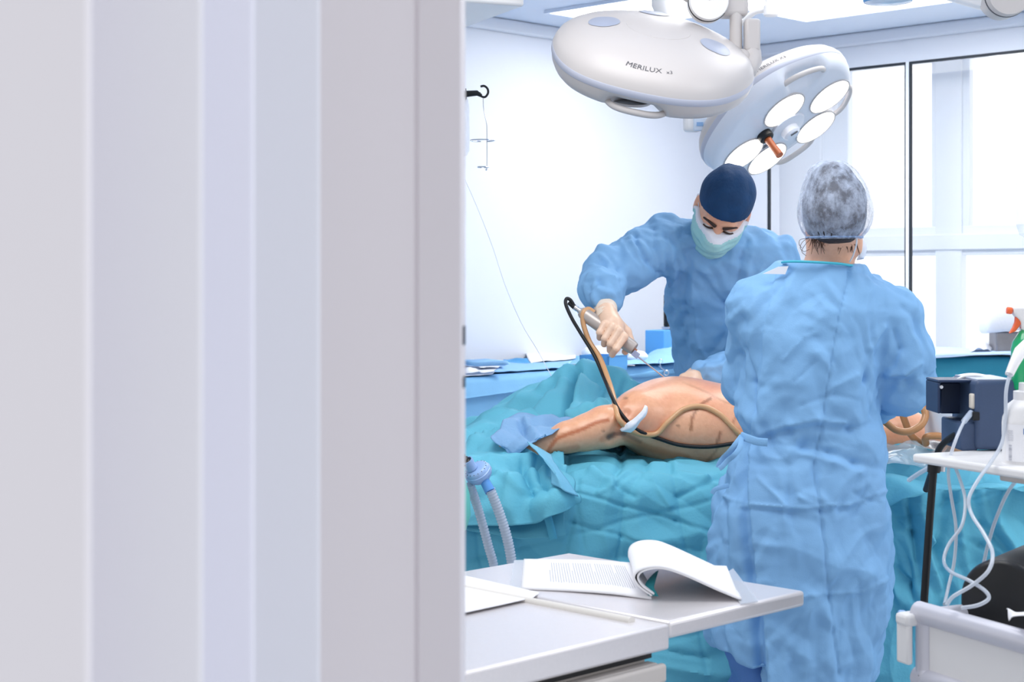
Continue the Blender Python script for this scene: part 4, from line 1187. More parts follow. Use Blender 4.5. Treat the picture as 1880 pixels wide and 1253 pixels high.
for z_, k in [(0.0, .93), (.012, 1.02), (.05, 1.04), (.09, 1.0), (.098, .96)]:
    p = np.stack([0.105*k*sq(np.cos(th), .4)-0.02, 0.085*k*sq(np.sin(th), .4), np.full(40, z_)+0.012*np.cos(th+0.4)*(z_ < 0.03)], 1)
    rs.append(c2_+p)
o = tw.rings(rs).build('folded_towel', WHITEC, None, smooth=60)
tag(o, 'thick folded white towel on top of the steel container by the window', 'towel')
lay('cloth_bundle', [[(1790, 632, 7.95), (1805, 622, 7.95), (1820, 628, 7.95)], [(1782, 640, 7.8), (1803, 630, 7.8), (1822, 638, 7.8)], [(1780, 645, 7.7), (1800, 641, 7.68), (1820, 644, 7.7)]], WHITEC, 'small white cloth bundle left of the steel container', 'cloth', 0.005, 16, 2)
c = onz(1806, 642, ZW+0.008); c = Pz(1806, 7.68, ZW+0.012)
o = MB().tube([c-np.array([0.03, 0, 0]), c+np.array([0.03, 0, 0.002])], 0.005, 12).build('syringe', mat('syringe_blue', rgb(120, 160, 216), 0.3), None)
tag(o, 'small bluish syringe on the pale cloth below the window', 'syringe')

# ------------------------------------------------------------------ operating table and its drapes
ot = thing('operating_table', 'operating table hidden under teal drapes in the middle of the theatre', 'operating table', np.array([0.75, 4.2, 0]))
MB().box((0.82, 4.22, 0.845), (2.1, 0.50, 0.07)).build('mattress', BLACKP, ot, bevel=0.02, seg=3)
MB().box((0.80, 4.22, 0.775), (2.1, 0.52, 0.06)).build('bed_frame', STEEL, ot, bevel=0.005)
MB().box((0.80, 4.25, 0.42), (0.34, 0.30, 0.66)).build('column', STEEL, ot, bevel=0.01)
MB().box((0.80, 4.25, 0.06), (1.1, 0.46, 0.11)).build('base', STEEL, ot, bevel=0.02)
MB().box((0.02, 4.0, 0.86), (0.50, 0.16, 0.05)).build('arm_board', BLACKP, ot, bevel=0.015)

def foldgrid(g):
    """packing folds: a slightly skewed grid of fine raised creases"""
    q = g.reshape(-1, 3)
    u = q[:, 0]*math.cos(0.16)+q[:, 2]*math.sin(0.16); v = -q[:, 0]*math.sin(0.24)+q[:, 2]*math.cos(0.24)
    h = np.zeros(len(q))
    for w, per, ph in ((u, 0.24, 0.05), (v, 0.145, 0.03)):
        d = np.abs(((w+0.006*noise3(q*6)-ph)/per+0.5) % 1.0-0.5)*per
        h += 0.0035*np.exp(-(d/0.006)**2) + 0.003*np.cos(d/per*2*np.pi)
    return h.reshape(g.shape[:2])
FOLDS = []
for pl_, w_, a_ in [([(1040, 898), (1150, 930), (1240, 957), (1320, 978)], 4, .007), ([(1040, 957), (1100, 975), (1175, 997), (1290, 1010)], 4, .006), ([(1150, 912), (1142, 990), (1136, 1040)], 4, .006),
                    ([(1133, 888), (1142, 820)], 7, .014), ([(1133, 888), (1085, 868)], 6, -.010), ([(1136, 890), (1190, 846)], 6, .010), ([(1133, 890), (1100, 905)], 6, -.010), ([(1138, 892), (1165, 912)], 6, .012), ([(1190, 846), (1235, 842)], 5, .008), ([(1190, 846), (1160, 905)], 6, .008),
                    ([(1240, 860), (1300, 880), (1330, 900)], 7, -.010), ([(1245, 910), (1320, 880)], 6, .008), ([(1062, 880), (1052, 960), (1035, 1020)], 5, .008), ([(1200, 880), (1230, 930)], 6, -.008),
                    ([(1670, 905), (1676, 980), (1700, 1070)], 9, .022), ([(1690, 905), (1700, 990), (1722, 1080)], 9, -.022), ([(1740, 915), (1722, 1000), (1742, 1090)], 9, .018), ([(1760, 905), (1765, 990), (1790, 1060)], 10, -.016), ([(1640, 1045), (1665, 1080), (1685, 1120)], 7, .016), ([(1636, 1060), (1655, 1110)], 7, -.014),
                    ([(1790, 900), (1800, 960), (1850, 1010)], 9, .018), ([(1755, 980), (1800, 1000), (1860, 1040)], 6, .010), ([(1636, 960), (1665, 975)], 5, .008), ([(1640, 1140), (1670, 1145)], 5, .006), ([(1840, 905), (1835, 960), (1870, 1020)], 9, -.016), ([(1200, 1190), (1300, 1210)], 5, .010), ([(1190, 1215), (1300, 1240)], 6, -.010)]:
    FOLDS += [(pl_[i], pl_[i+1], w_, a_) for i in range(len(pl_)-1)]
cols = [790, 850, 920, 1000, 1080, 1160, 1240, 1320, 1400, 1480, 1560, 1630, 1680, 1740, 1800, 1870, 1950, 2050, 2170, 2290]
rows = []
for k, (d, z) in enumerate([(4.62, 0.60), (4.56, 0.93), (4.45, 0.965), (4.25, 0.968), (4.05, 0.964), (3.93, 0.954), (3.868, 0.928), (3.845, 0.875), (3.84, 0.78), (3.84, 0.66), (3.84, 0.52), (3.835, 0.36), (3.83, 0.18)]):
    r = []
    for j, px in enumerate(cols):
        dd, zz_ = d, z
        if z < 0.93 and k > 5:
            f_ = min(1, (0.95-z)/0.35)
            dd += f_*(0.022*math.sin(j*2.3+0.7*k*0.3) + 0.01*math.sin(j*4.1))
            if px > 1620: dd += f_*0.035*math.sin(j*3.0+k*0.22)
        if px > 1600 and k in (2, 3, 4, 5): zz_ += 0.025+0.012*math.sin(j*2.0+k)
        if px < 1000 and k in (2, 3, 4, 5): zz_ -= 0.03
        r.append(Pz(px, dd, zz_))
    rows.append(r)
def folds_main(g):
    gp = g.reshape(-1, 3); q = pxof(g); h = np.zeros(len(q))
    q = q+np.stack([9*noise3(gp*9), 9*noise3(gp*9+31)], 1); mod = 0.55+1.2*np.abs(noise3(gp*7+5))
    for a, b, w, am in FOLDS:
        d, s, t = segd(q, a, b); h += am*mod*np.exp(-(d/w)**2)
    return h.reshape(g.shape[:2])*(g[:, :, 2] < 0.985) + foldgrid(g)
g = sheet(rows, 24, 30, 0.012, 8.5, 21, extra=folds_main, n=8, flip=-1.0)
o = MB().grid(g).build('table_drape', TEAL, None, smooth=60, solid=0.002)
tag(o, 'large teal drape hanging down the front of the operating table', 'drape')

def pxcrease(lines):
    """folds that run along given lines: (a, b, width px, height m)"""
    def ex(g):
        q = pxof(g)
        h = np.zeros(len(q))
        for a, b, w, amp in lines:
            d, s, t = segd(q, a, b)
            h += amp*np.exp(-(d/w)**2)
        return h.reshape(g.shape[:2])
    return ex
def cloth(name, rows, m, label, amp, freq, seed, nu=12, nv=14, flip=1.0, lines=(), solid=0.002, parent=None, cat='drape'):
    g = sheet([[P(*q) for q in r] for r in rows], nu, nv, amp, freq, seed, extra=pxcrease(lines) if lines else None, flip=flip, n=8)
    nrm = grid_normals(g); 
    o = MB().grid(g).build(name, m, parent, smooth=60, solid=solid)
    if parent is None: tag(o, label, cat)
    return o
# drape over the screen at the patient's head
cloth('head_drape', [
    [(790, 900, 4.75), (862, 850, 4.78), (930, 830, 4.8), (1000, 800, 4.8), (1075, 780, 4.8), (1125, 770, 4.8), (1185, 760, 4.75)],
    [(790, 830, 4.6), (862, 776, 4.62), (925, 745, 4.62), (1000, 703, 4.6), (1080, 683, 4.58), (1125, 687, 4.55), (1180, 707, 4.52)],
    [(790, 845, 4.45), (866, 790, 4.5), (930, 758, 4.5), (1000, 722, 4.48), (1068, 697, 4.47), (1118, 700, 4.45), (1165, 716, 4.42)],
    [(790, 862, 4.35), (868, 812, 4.38), (935, 783, 4.38), (1000, 750, 4.36), (1056, 728, 4.35), (1106, 724, 4.34), (1150, 730, 4.32)],
    [(790, 885, 4.25), (870, 838, 4.28), (940, 806, 4.27), (1000, 782, 4.25), (1048, 765, 4.22), (1095, 752, 4.2), (1140, 746, 4.2)],
    [(790, 905, 4.15), (870, 862, 4.18), (940, 835, 4.17), (1000, 812, 4.15), (1045, 798, 4.15), (1090, 785, 4.15), (1140, 775, 4.15)]],
    TEAL, 'teal drape rising to a peak behind the outstretched arm', 0.014, 9, 31, lines=[((1060, 688), (1030, 770), 6, -0.045), ((1073, 690), (1046, 770), 9, 0.022), ((1110, 700), (1085, 760), 7, -0.014), ((1000, 715), (905, 770), 12, 0.020), ((1040, 700), (985, 760), 9, 0.016), ((1022, 706), (960, 770), 6, -0.016), ((1140, 700), (1120, 745), 6, -0.01)])
# drape over the arm board and its turned-back corner
cloth('arm_drape', [
    [(790, 820, 4.25), (860, 775, 4.3), (896, 754, 4.3), (965, 752, 4.28), (1000, 770, 4.25), (1045, 795, 4.2)],
    [(790, 848, 4.05), (860, 812, 4.1), (900, 795, 4.1), (955, 805, 4.08), (995, 838, 4.02), (1035, 842, 3.99)],
    [(790, 880, 3.85), (858, 852, 3.86), (915, 842, 3.86), (970, 843, 3.86), (1008, 852, 3.86), (1042, 858, 3.88)],
    [(790, 905, 3.74), (858, 892, 3.74), (918, 880, 3.73), (975, 872, 3.72), (1020, 875, 3.72), (1055, 895, 3.76)],
    [(790, 940, 3.70), (858, 930, 3.70), (918, 922, 3.69), (978, 915, 3.67), (1024, 912, 3.66), (1062, 912, 3.70)],
    [(790, 975, 3.69), (858, 966, 3.69), (920, 966, 3.68), (978, 962, 3.66), (1020, 945, 3.65), (1060, 924, 3.69)]],
    TEAL, 'teal drape spread over the arm board with its corner turned back', 0.014, 10, 41, lines=[((905, 865), (960, 900), 8, 0.012), ((960, 850), (975, 905), 7, -0.018), ((985, 850), (1005, 895), 6, -0.014), ((930, 860), (880, 905), 10, 0.010)])
cloth('turned_corner', [
    [(968, 812, 3.90), (990, 822, 3.89), (1012, 834, 3.87)],
    [(985, 830, 3.76), (1000, 842, 3.72), (1022, 856, 3.74)],
    [(1008, 858, 3.69), (1022, 872, 3.66), (1042, 882, 3.69)],
    [(1012, 890, 3.665), (1034, 899, 3.64), (1062, 911, 3.665)]],
    mat('drape_light_side', rgb(116, 188, 220), 0.75, bump=0.12, bscale=150), 'lighter turned-over corner of the teal arm drape hanging to a point', 0.004, 8, 3, 8, 8)
# lower flap with a rolled strip
cloth('lower_flap', [
    [(830, 950, 3.80), (900, 955, 3.79), (960, 955, 3.78), (1010, 940, 3.77), (1036, 920, 3.77)],
    [(840, 966, 3.76), (905, 972, 3.75), (965, 975, 3.74), (1012, 965, 3.73), (1036, 955, 3.73)],
    [(860, 975, 3.75), (920, 985, 3.74), (965, 990, 3.73), (1012, 988, 3.72), (1040, 983, 3.72)]],
    TEAL, 'narrow teal flap hanging below the arm drape', 0.006, 8, 13, 8, 10)
o = MB().tube(px_spline([(1004, 945, 3.715), (1010, 965, 3.71), (1016, 991, 3.705)], 6), 0.0095, 16).build('rolled_tape', mat('rolled_teal', rgb(84, 178, 208), 0.7), None)
tag(o, 'short rolled teal tape end hanging below the arm drape', 'drape tape')
# clear film fold right of the assistant
FILM = mat('clear_film', rgb(214, 232, 244), 0.15, alpha=0.35, coat=0.3)
cloth('clear_film', [
    [(1600, 812, 4.1), (1640, 806, 4.1), (1690, 812, 4.1), (1740, 806, 4.1)],
    [(1600, 838, 3.95), (1640, 822, 3.94), (1690, 830, 3.94), (1745, 822, 3.94)],
    [(1605, 862, 3.84), (1642, 850, 3.83), (1688, 858, 3.83), (1748, 850, 3.85)]], FILM, 'clear plastic film over the drape right of the assistant', 0.012, 10, 5, 10, 10, solid=0.0008, cat='film')
cloth('side_flap', [
    [(1600, 868, 3.86), (1640, 872, 3.84), (1690, 884, 3.82), (1750, 890, 3.82), (1830, 888, 3.84), (1900, 890, 3.86)],
    [(1600, 886, 3.80), (1640, 888, 3.79), (1690, 902, 3.77), (1750, 898, 3.78), (1830, 896, 3.80), (1900, 898, 3.82)],
    [(1600, 950, 3.79), (1625, 935, 3.78), (1665, 915, 3.765), (1735, 902, 3.78), (1820, 898, 3.80), (1895, 902, 3.82)]],
    TEAL, 'teal drape edge folded over to the right of the assistant', 0.006, 9, 25, 8, 12)

# white canister behind the navy device
c = Pz(1757, 3.98, 1.028)
cn = thing('canister', 'white round canister standing behind the navy hood', 'canister', c)
MB().lathe(c, [(0.001, 0), (0.072, 0), (0.076, 0.004), (0.078, 0.095), (0.080, 0.097), (0.080, 0.104), (0.076, 0.108), (0.055, 0.118), (0.001, 0.120)], (0, 0, 1), 48).build('canister_body', WHITE, cn)
MB().tube(px_spline([(1742, 705, 3.98), (1758, 694, 3.97), (1785, 690, 3.97), (1812, 694, 3.97), (1826, 702, 3.98)], 6), 0.0065, 12).build('handle', WHITE, cn, smooth=80)

# ------------------------------------------------------------------ patient
def skin_mat(name, color, mark=True, rough=0.38, gloss=0.0, flush=rgb(222, 128, 104)):
    m = bpy.data.materials.new(name); m.use_nodes = True
    nt = m.node_tree; b = nt.nodes['Principled BSDF']
    b.inputs['Roughness'].default_value = rough
    b.inputs['Coat Weight'].default_value = gloss; b.inputs['Coat Roughness'].default_value = 0.25
    b.inputs['Subsurface Weight'].default_value = 0.12
    b.inputs['Subsurface Radius'].default_value = (0.012, 0.005, 0.003); b.inputs['Subsurface Scale'].default_value = 1.0
    tc = nt.nodes.new('ShaderNodeTexCoord')
    def noise(sc, det=4):
        n = nt.nodes.new('ShaderNodeTexNoise'); n.inputs['Scale'].default_value = sc; n.inputs['Detail'].default_value = det
        nt.links.new(tc.outputs['Object'], n.inputs['Vector']); return n
    def mix(a, bb, fac):
        x = nt.nodes.new('ShaderNodeMix'); x.data_type = 'RGBA'
        for key, val in (('A', a), ('B', bb)):
            if isinstance(val, tuple): x.inputs[key].default_value = val
            else: nt.links.new(val, x.inputs[key])
        nt.links.new(fac, x.inputs['Factor']); return x.outputs['Result']
    r = nt.nodes.new('ShaderNodeMapRange'); r.inputs['From Min'].default_value = 0.45; r.inputs['From Max'].default_value = 0.75; r.inputs['To Max'].default_value = 0.55
    n = noise(7.0); nt.links.new(n.outputs['Fac'], r.inputs['Value'])
    c = mix(color, flush, r.outputs['Result'])
    n2 = noise(90.0, 3); r2 = nt.nodes.new('ShaderNodeMapRange'); r2.inputs['From Min'].default_value = 0.35; r2.inputs['From Max'].default_value = 0.7; r2.inputs['To Max'].default_value = 0.18
    nt.links.new(n2.outputs['Fac'], r2.inputs['Value'])
    c = mix(c, rgb(196, 120, 90), r2.outputs['Result'])
    if mark:
        for key, col in (('pen', rgb(140, 78, 40)), ('brown_tone', rgb(190, 104, 62)), ('dark', rgb(70, 40, 30))):
            at = nt.nodes.new('ShaderNodeAttribute'); at.attribute_name = key
            c = mix(c, col, at.outputs['Fac'])
    nt.links.new(c, b.inputs['Base Color'])
    bp = nt.nodes.new('ShaderNodeBump'); bp.inputs['Strength'].default_value = 0.12; bp.inputs['Distance'].default_value = 0.004
    n3 = noise(160, 3); nt.links.new(n3.outputs['Fac'], bp.inputs['Height']); nt.links.new(bp.outputs['Normal'], b.inputs['Normal'])
    return m
SKINP = skin_mat('patient_skin', rgb(238, 178, 140), True, 0.30, 0.15)

def patient_f(p):
    chest = ell(p, P(1268, 780, 4.20), (0.190, 0.165, 0.112))
    waist = ell(p, P(1400, 803, 4.20), (0.16, 0.15, 0.098))
    hip = ell(p, P(1555, 798, 4.22), (0.20, 0.17, 0.11))
    d = smin(smin(chest, waist, 0.09), hip, 0.09)
    sh = ell(p, P(1176, 764, 4.12), (0.075, 0.075, 0.066))
    d = smin(d, sh, 0.06)
    d = smin(d, ell(p, P(1228, 752, 4.22), (0.10, 0.10, 0.07)), 0.06)
    arm = chain(p, [P(1172, 772, 4.09), P(1110, 785, 4.05), P(1075, 795, 4.03), P(1040, 803, 4.01), P(992, 819, 3.99), P(955, 830, 3.99)], [0.053, 0.050, 0.042, 0.036, 0.025, 0.030], 0.02)
    d = smin(d, arm, 0.035)
    for k in range(5):      # the wrapped hand
        d = smin(d, cap(p, P(960, 828, 3.99), P(925-2*abs(k-2), 826+5*(k-2), 3.98+0.012*(k-2)), 0.012, 0.008), 0.012)
    legs = smin(chain(p, [P(1560, 806, 4.15), np.array([1.25, 4.14, 0.95]), np.array([1.62, 4.14, 0.93])], [0.085, 0.065, 0.045]),
                chain(p, [P(1560, 806, 4.30), np.array([1.25, 4.32, 0.95]), np.array([1.62, 4.32, 0.93])], [0.085, 0.065, 0.045]), 0.03)
    d = smin(d, legs, 0.05)
    neck = cap(p, P(1190, 772, 4.28), P(1130, 782, 4.40), 0.055, 0.05)
    head = ell(p, P(1090, 790, 4.42), (0.105, 0.08, 0.08))
    d = smin(smin(d, neck, 0.04), head, 0.03)
    # soft creases at the armpit and flank
    q = pxof(p)
    dd, s, t = segd(q, (1120, 806), (1148, 760))
    d = d + 0.010*np.exp(-(dd/9.0)**2)*(p[:, 1] < 4.2)
    return d + 0.0025*noise3(p*9)
def ray_hit(px, py, f, d0=3.4, d1=5.0, n=400):
    ds = np.linspace(d0, d1, n)
    v = f(np.array([P(px, py, d) for d in ds]))
    i = np.argmax(v < 0)
    return float(ds[i]) if v[i] < 0 else None
pt = thing('patient', 'bare-skinned patient lying on the operating table, back and arm marked with brown lines', 'person', np.array([0.6, 4.2, 0.88]))
v, fc_ = surface(patient_f, (-0.12, 3.85, 0.83), (1.72, 4.56, 1.24), 0.0052)
v = relax(v, fc_, 2)
q = pxof(v); nr = vnormals(v, fc_); vis = sstep(-0.05, 0.2, -(nr*v/np.linalg.norm(v, axis=1, keepdims=True)).sum(1))
def marks(lines):
    h = np.zeros(len(q))
    for pl, w, a in lines:
        pl = spline([np.array([x, y, 0.0]) for x, y in pl], 6)[:, :2]
        for i in range(len(pl)-1):
            d, s, t = segd(q, pl[i], pl[i+1]); h = np.maximum(h, a*np.exp(-(d/(w+0.6))**4))
    return h*vis
pen = marks([([(1268, 790), (1272, 765), (1285, 745), (1305, 732)], 2.4, .75), ([(1316, 815), (1321, 800), (1322, 795)], 2.2, .7), ([(1343, 780), (1352, 765), (1362, 755)], 1.8, .5),
             ([(1255, 702), (1300, 722), (1335, 740), (1362, 745)], 1.6, .35), ([(1300, 845), (1312, 832), (1318, 822)], 2.0, .4)])
brown_tone = marks([([(1002, 838), (1008, 826), (1016, 814), (1024, 805), (1045, 797), (1070, 788), (1095, 776), (1115, 772)], 3.4, .9), ([(1120, 800), (1128, 775), (1135, 755), (1150, 735)], 4, .35), ([(1150, 805), (1200, 826), (1260, 842)], 7, .6), ([(1105, 808), (1130, 790), (1142, 778)], 5, .4),
               ([(1008, 832), (1060, 822)], 5, .5)])  # brown arm line, plus browner skin at the armpit and lower edges
dark = marks([([(1118, 803), (1134, 796), (1146, 796)], 5, .8), ([(1146, 796), (1175, 812)], 3, .4), ([(1146, 731), (1150, 731)], 2.0, .6), ([(1107, 791), (1109, 791)], 1.6, .6), ([(1243, 782), (1246, 783)], 2, .5)])  # armpit shadow painted into the skin colour, plus small dark spots
MB().add(v, fc_).build('body', SKINP, pt, smooth=180, fixn=False, attrs={'pen': pen, 'brown_tone': brown_tone, 'dark': dark})
WRAP = mat('wrist_wrap', rgb(128, 172, 214), 0.7, bump=0.2, bscale=120)
cloth('wrist_wrap', [
    [(931, 769, 4.14), (955, 763, 4.14), (976, 761, 4.14), (1027, 765, 4.14), (1064, 768, 4.12)],
    [(922, 780, 4.05), (950, 778, 4.05), (972, 776, 4.05), (1010, 778, 4.06), (1050, 776, 4.07)],
    [(911, 791, 3.98), (938, 794, 3.965), (962, 793, 3.955), (990, 793, 3.96), (1030, 785, 3.99)],
    [(901, 803, 3.94), (930, 812, 3.925), (955, 808, 3.92), (978, 804, 3.925), (1008, 793, 3.95)],
    [(921, 826, 3.92), (940, 828, 3.905), (960, 816, 3.905), (975, 811, 3.915), (995, 799, 3.935)],
    [(939, 846, 3.915), (950, 836, 3.90), (962, 826, 3.90), (973, 816, 3.91), (986, 805, 3.925)]],
    WRAP, '', 0.010, 9, 5, 9, 10, lines=[((955, 775), (975, 805), 5, -0.012), ((965, 770), (985, 795), 4, 0.008)], parent=pt)

def on_skin(px, py, r, f=patient_f):
    d = ray_hit(px, py, f)
    return d
def skin_path(pts, r, m, name, label, cat, n=6):
    out = []
    for px, py, d in pts:
        if d is None:
            h = ray_hit(px, py, patient_f)
            d = (h if h else 3.95) - r*1.1
        out.append(P(px, py, d))
    o = MB().tube(spline(out, n), r, 12).build(name, m, None, smooth=80)
    return tag(o, label, cat)
LATEX = mat('amber_latex', rgb(214, 164, 118), 0.3, coat=0.2)
skin_path([(1091, 574, 4.27), (1080, 568, 4.27), (1071, 575, 4.26), (1071, 595, 4.26), (1082, 627, 4.25), (1100, 655, 4.22), (1114, 690, 4.17), (1126, 728, 4.08), (1134, 765, None), (1150, 785, None), (1175, 797, None), (1205, 797, None), (1226, 776, None), (1255, 752, None), (1290, 747, None), (1322, 762, None), (1345, 784, None), (1362, 800, None), (1390, 808, None)], 0.0068, LATEX, 'suction_tube', 'amber latex tube running from the handpiece over the patient', 'tube')
skin_path([(1054, 562, 4.28), (1047, 551, 4.28), (1040, 549, 4.28), (1039, 560, 4.27), (1050, 585, 4.26), (1066, 612, 4.25), (1092, 655, 4.22), (1108, 692, 4.17), (1124, 730, 4.06), (1142, 762, None), (1170, 790, None), (1210, 806, None), (1250, 818, None), (1300, 821, None), (1345, 815, None), (1385, 808, None)], 0.0048, BLACK, 'power_cable', 'black cable running from the handpiece over the patient', 'cable')
d_ = ray_hit(1165, 775, patient_f) or 4.05
tp = [[(1137, 789, d_-0.018), (1150, 778, d_-0.026), (1164, 768, d_-0.026), (1178, 755, d_-0.018), (1184, 744, d_-0.008)], [(1142, 794, d_-0.02), (1156, 787, d_-0.03), (1170, 775, d_-0.03), (1184, 760, d_-0.022), (1188, 746, d_-0.01)], [(1158, 796, d_-0.018), (1165, 790, d_-0.022), (1176, 777, d_-0.022), (1187, 764, d_-0.018), (1189, 750, d_-0.008)]]
cloth('adhesive_strip', tp, WHITEC, 'white tape strip holding tube and cable together on the patient', 0.0025, 20, 4, 6, 6, solid=0.001, cat='tape')
def loop(pts, label):
    o = MB().tube(px_spline(pts, 8), 0.0088, 12).build('suction_tube', mat('amber_hose', rgb(200, 142, 92), 0.3, coat=0.2), None, smooth=80)
    tag(o, label, 'tube', 'amber hoses right of the assistant')
loop([(1600, 760, 3.98), (1625, 775, 3.96), (1645, 790, 3.94), (1668, 793, 3.93), (1690, 782, 3.93), (1699, 765, 3.94), (1696, 750, 3.95), (1690, 735, 3.97)], 'amber hose looping out below the sleeve cuff of the assistant')
loop([(1655, 755, 4.0), (1662, 775, 4.0), (1670, 795, 4.0), (1682, 808, 4.0), (1695, 815, 4.02)], 'short amber hose running down to the right behind the looped one')
loop([(1700, 815, 3.96), (1699, 805, 3.94), (1708, 801, 3.93), (1735, 802, 3.93), (1765, 808, 3.95), (1800, 815, 4.0)], 'amber hose lying level on the drape left of the navy device')

# ------------------------------------------------------------------ people
def gown_mat(name, col, seed=0.0):
    m = mat(name, col, 0.72, noise=0.07, nscale=14)
    nt = m.node_tree; b = nt.nodes['Principled BSDF']
    tc = [n for n in nt.nodes if n.type == 'TEX_COORD'][0]
    # woven speckle and small sharp wrinkles as relief
    vo = nt.nodes.new('ShaderNodeTexNoise'); vo.noise_type = 'RIDGED_MULTIFRACTAL'; vo.inputs['Scale'].default_value = 15; vo.inputs['Detail'].default_value = 2.0
    nz = nt.nodes.new('ShaderNodeTexNoise'); nz.inputs['Scale'].default_value = 9; nz.inputs['Detail'].default_value = 3
    ad = nt.nodes.new('ShaderNodeVectorMath'); ad.operation = 'MULTIPLY_ADD'
    nt.links.new(tc.outputs['Object'], nz.inputs['Vector'])
    nt.links.new(nz.outputs['Color'], ad.inputs[0]); ad.inputs[1].default_value = (0.25, 0.25, 0.25)
    nt.links.new(tc.outputs['Object'], ad.inputs[2]); nt.links.new(ad.outputs[0], vo.inputs['Vector'])
    r = nt.nodes.new('ShaderNodeMapRange'); r.inputs['From Max'].default_value = 1.6; nt.links.new(vo.outputs['Fac'], r.inputs['Value'])
    n1 = nt.nodes.new('ShaderNodeTexNoise'); n1.inputs['Scale'].default_value = 350; n1.inputs['Detail'].default_value = 2
    nt.links.new(tc.outputs['Object'], n1.inputs['Vector'])
    b1 = nt.nodes.new('ShaderNodeBump'); b1.inputs['Strength'].default_value = 0.28; b1.inputs['Distance'].default_value = 0.012
    nt.links.new(r.outputs['Result'], b1.inputs['Height'])
    b2 = nt.nodes.new('ShaderNodeBump'); b2.inputs['Strength'].default_value = 0.15; b2.inputs['Distance'].default_value = 0.002
    nt.links.new(n1.outputs['Fac'], b2.inputs['Height']); nt.links.new(b1.outputs['Normal'], b2.inputs['Normal'])
    nt.links.new(b2.outputs['Normal'], b.inputs['Normal'])
    return m
GOWN = gown_mat('blue_gown', rgb(130, 180, 226))
SCRUB = gown_mat('blue_scrub_trousers', rgb(84, 130, 196))
SKIN = skin_mat('skin', rgb(236, 184, 154), False, 0.42, 0.0, rgb(224, 142, 118))
GLOVE = mat('latex_glove', rgb(238, 202, 176), 0.38, noise=0.05, nscale=30, bump=0.12, bscale=90, coat=0.15)
CUFFM = mat('glove_cuff', rgb(240, 222, 204), 0.45, bump=0.2, bscale=60)
CAPN = mat('navy_cap', rgb(10, 60, 104), 0.75, noise=0.35, nscale=22, bump=0.25, bscale=60)
MASKM = mat('mask_green', rgb(168, 220, 222), 0.7, noise=0.06, nscale=25, bump=0.15, bscale=80)
MASKW = mat('mask_white', rgb(232, 236, 246), 0.7)
HAIR = mat('dark_hair', rgb(50, 42, 44), 0.6, noise=0.5, nscale=60, bump=0.5, bscale=90)
HAIRB = mat('brown_hair', rgb(88, 58, 44), 0.5)
TEALB = mat('teal_binding', rgb(72, 186, 210), 0.6)
SHOE = mat('white_clog', rgb(226, 228, 234), 0.4)

def loft_f(p, zs, cx, cy, a, b, e=2.4):
    z = p[:, 2]; zs = np.asarray(zs, float)
    o = np.argsort(zs); I = lambda v: np.interp(z, zs[o], np.asarray(v, float)[o])
    A, B = I(a), I(b)
    k = ((np.abs(p[:, 0]-I(cx))/A)**e + (np.abs(p[:, 1]-I(cy))/B)**e)**(1/e)
    d = (k-1)*np.minimum(A, B)
    return smax(d, np.maximum(z-zs.max(), zs.min()-z), 0.02)

def sections(rows, d0):
    """rows: (py, x left, x right, half depth, depth) in the photograph -> loft arguments"""
    zs, cx, cy, a, b = [], [], [], [], []
    for py, xl, xr, hb, d in rows:
        zs.append(EYE-(py-HOR)/F*d); cx.append(((xl+xr)/2-940)/F*d); a.append((xr-xl)/2/F*d); b.append(hb); cy.append(d)
    return zs, cx, cy, a, b

def creased(v, f, lines, amp, freq, seed, facing=True, stretch=(1, 1, 1), extra=None):
    n = vnormals(v, f)
    q = pxof(v)
    view = -(n*v/np.linalg.norm(v, axis=1, keepdims=True)).sum(1)
    front = sstep(0.0, 0.25, view)
    sv = v*np.asarray(stretch)
    h = crumple(sv, seed, amp, freq, 9) + crumple(sv, seed+50, amp*0.62, freq*2.2, 9)
    wq = q+np.stack([7*noise3(v*13+3), 7*noise3(v*13+40)], 1)
    md = 0.6+1.3*np.abs(noise3(v*9+11))
    for a, b, w, am in lines:
        d, s, t = segd(wq, a, b)
        h += am*md*np.exp(-np.sqrt((d/w)**2+0.04)*1.15)*1.2*front
    if extra is not None: h += extra(q)*front
    return v+n*h[:, None]

def poly_lines(pts, w, am):
    return [(pts[i], pts[i+1], w, am) for i in range(len(pts)-1)]

def seam_h(q, pts, w, am):
    h = np.zeros(len(q))
    for i in range(len(pts)-1):
        d, s, t = segd(q, pts[i], pts[i+1]); h = np.maximum(h, np.exp(-(d/w)**2))
    return am*h

def cutlow(d, p, z):
    return np.maximum(d, z-p[:, 2])

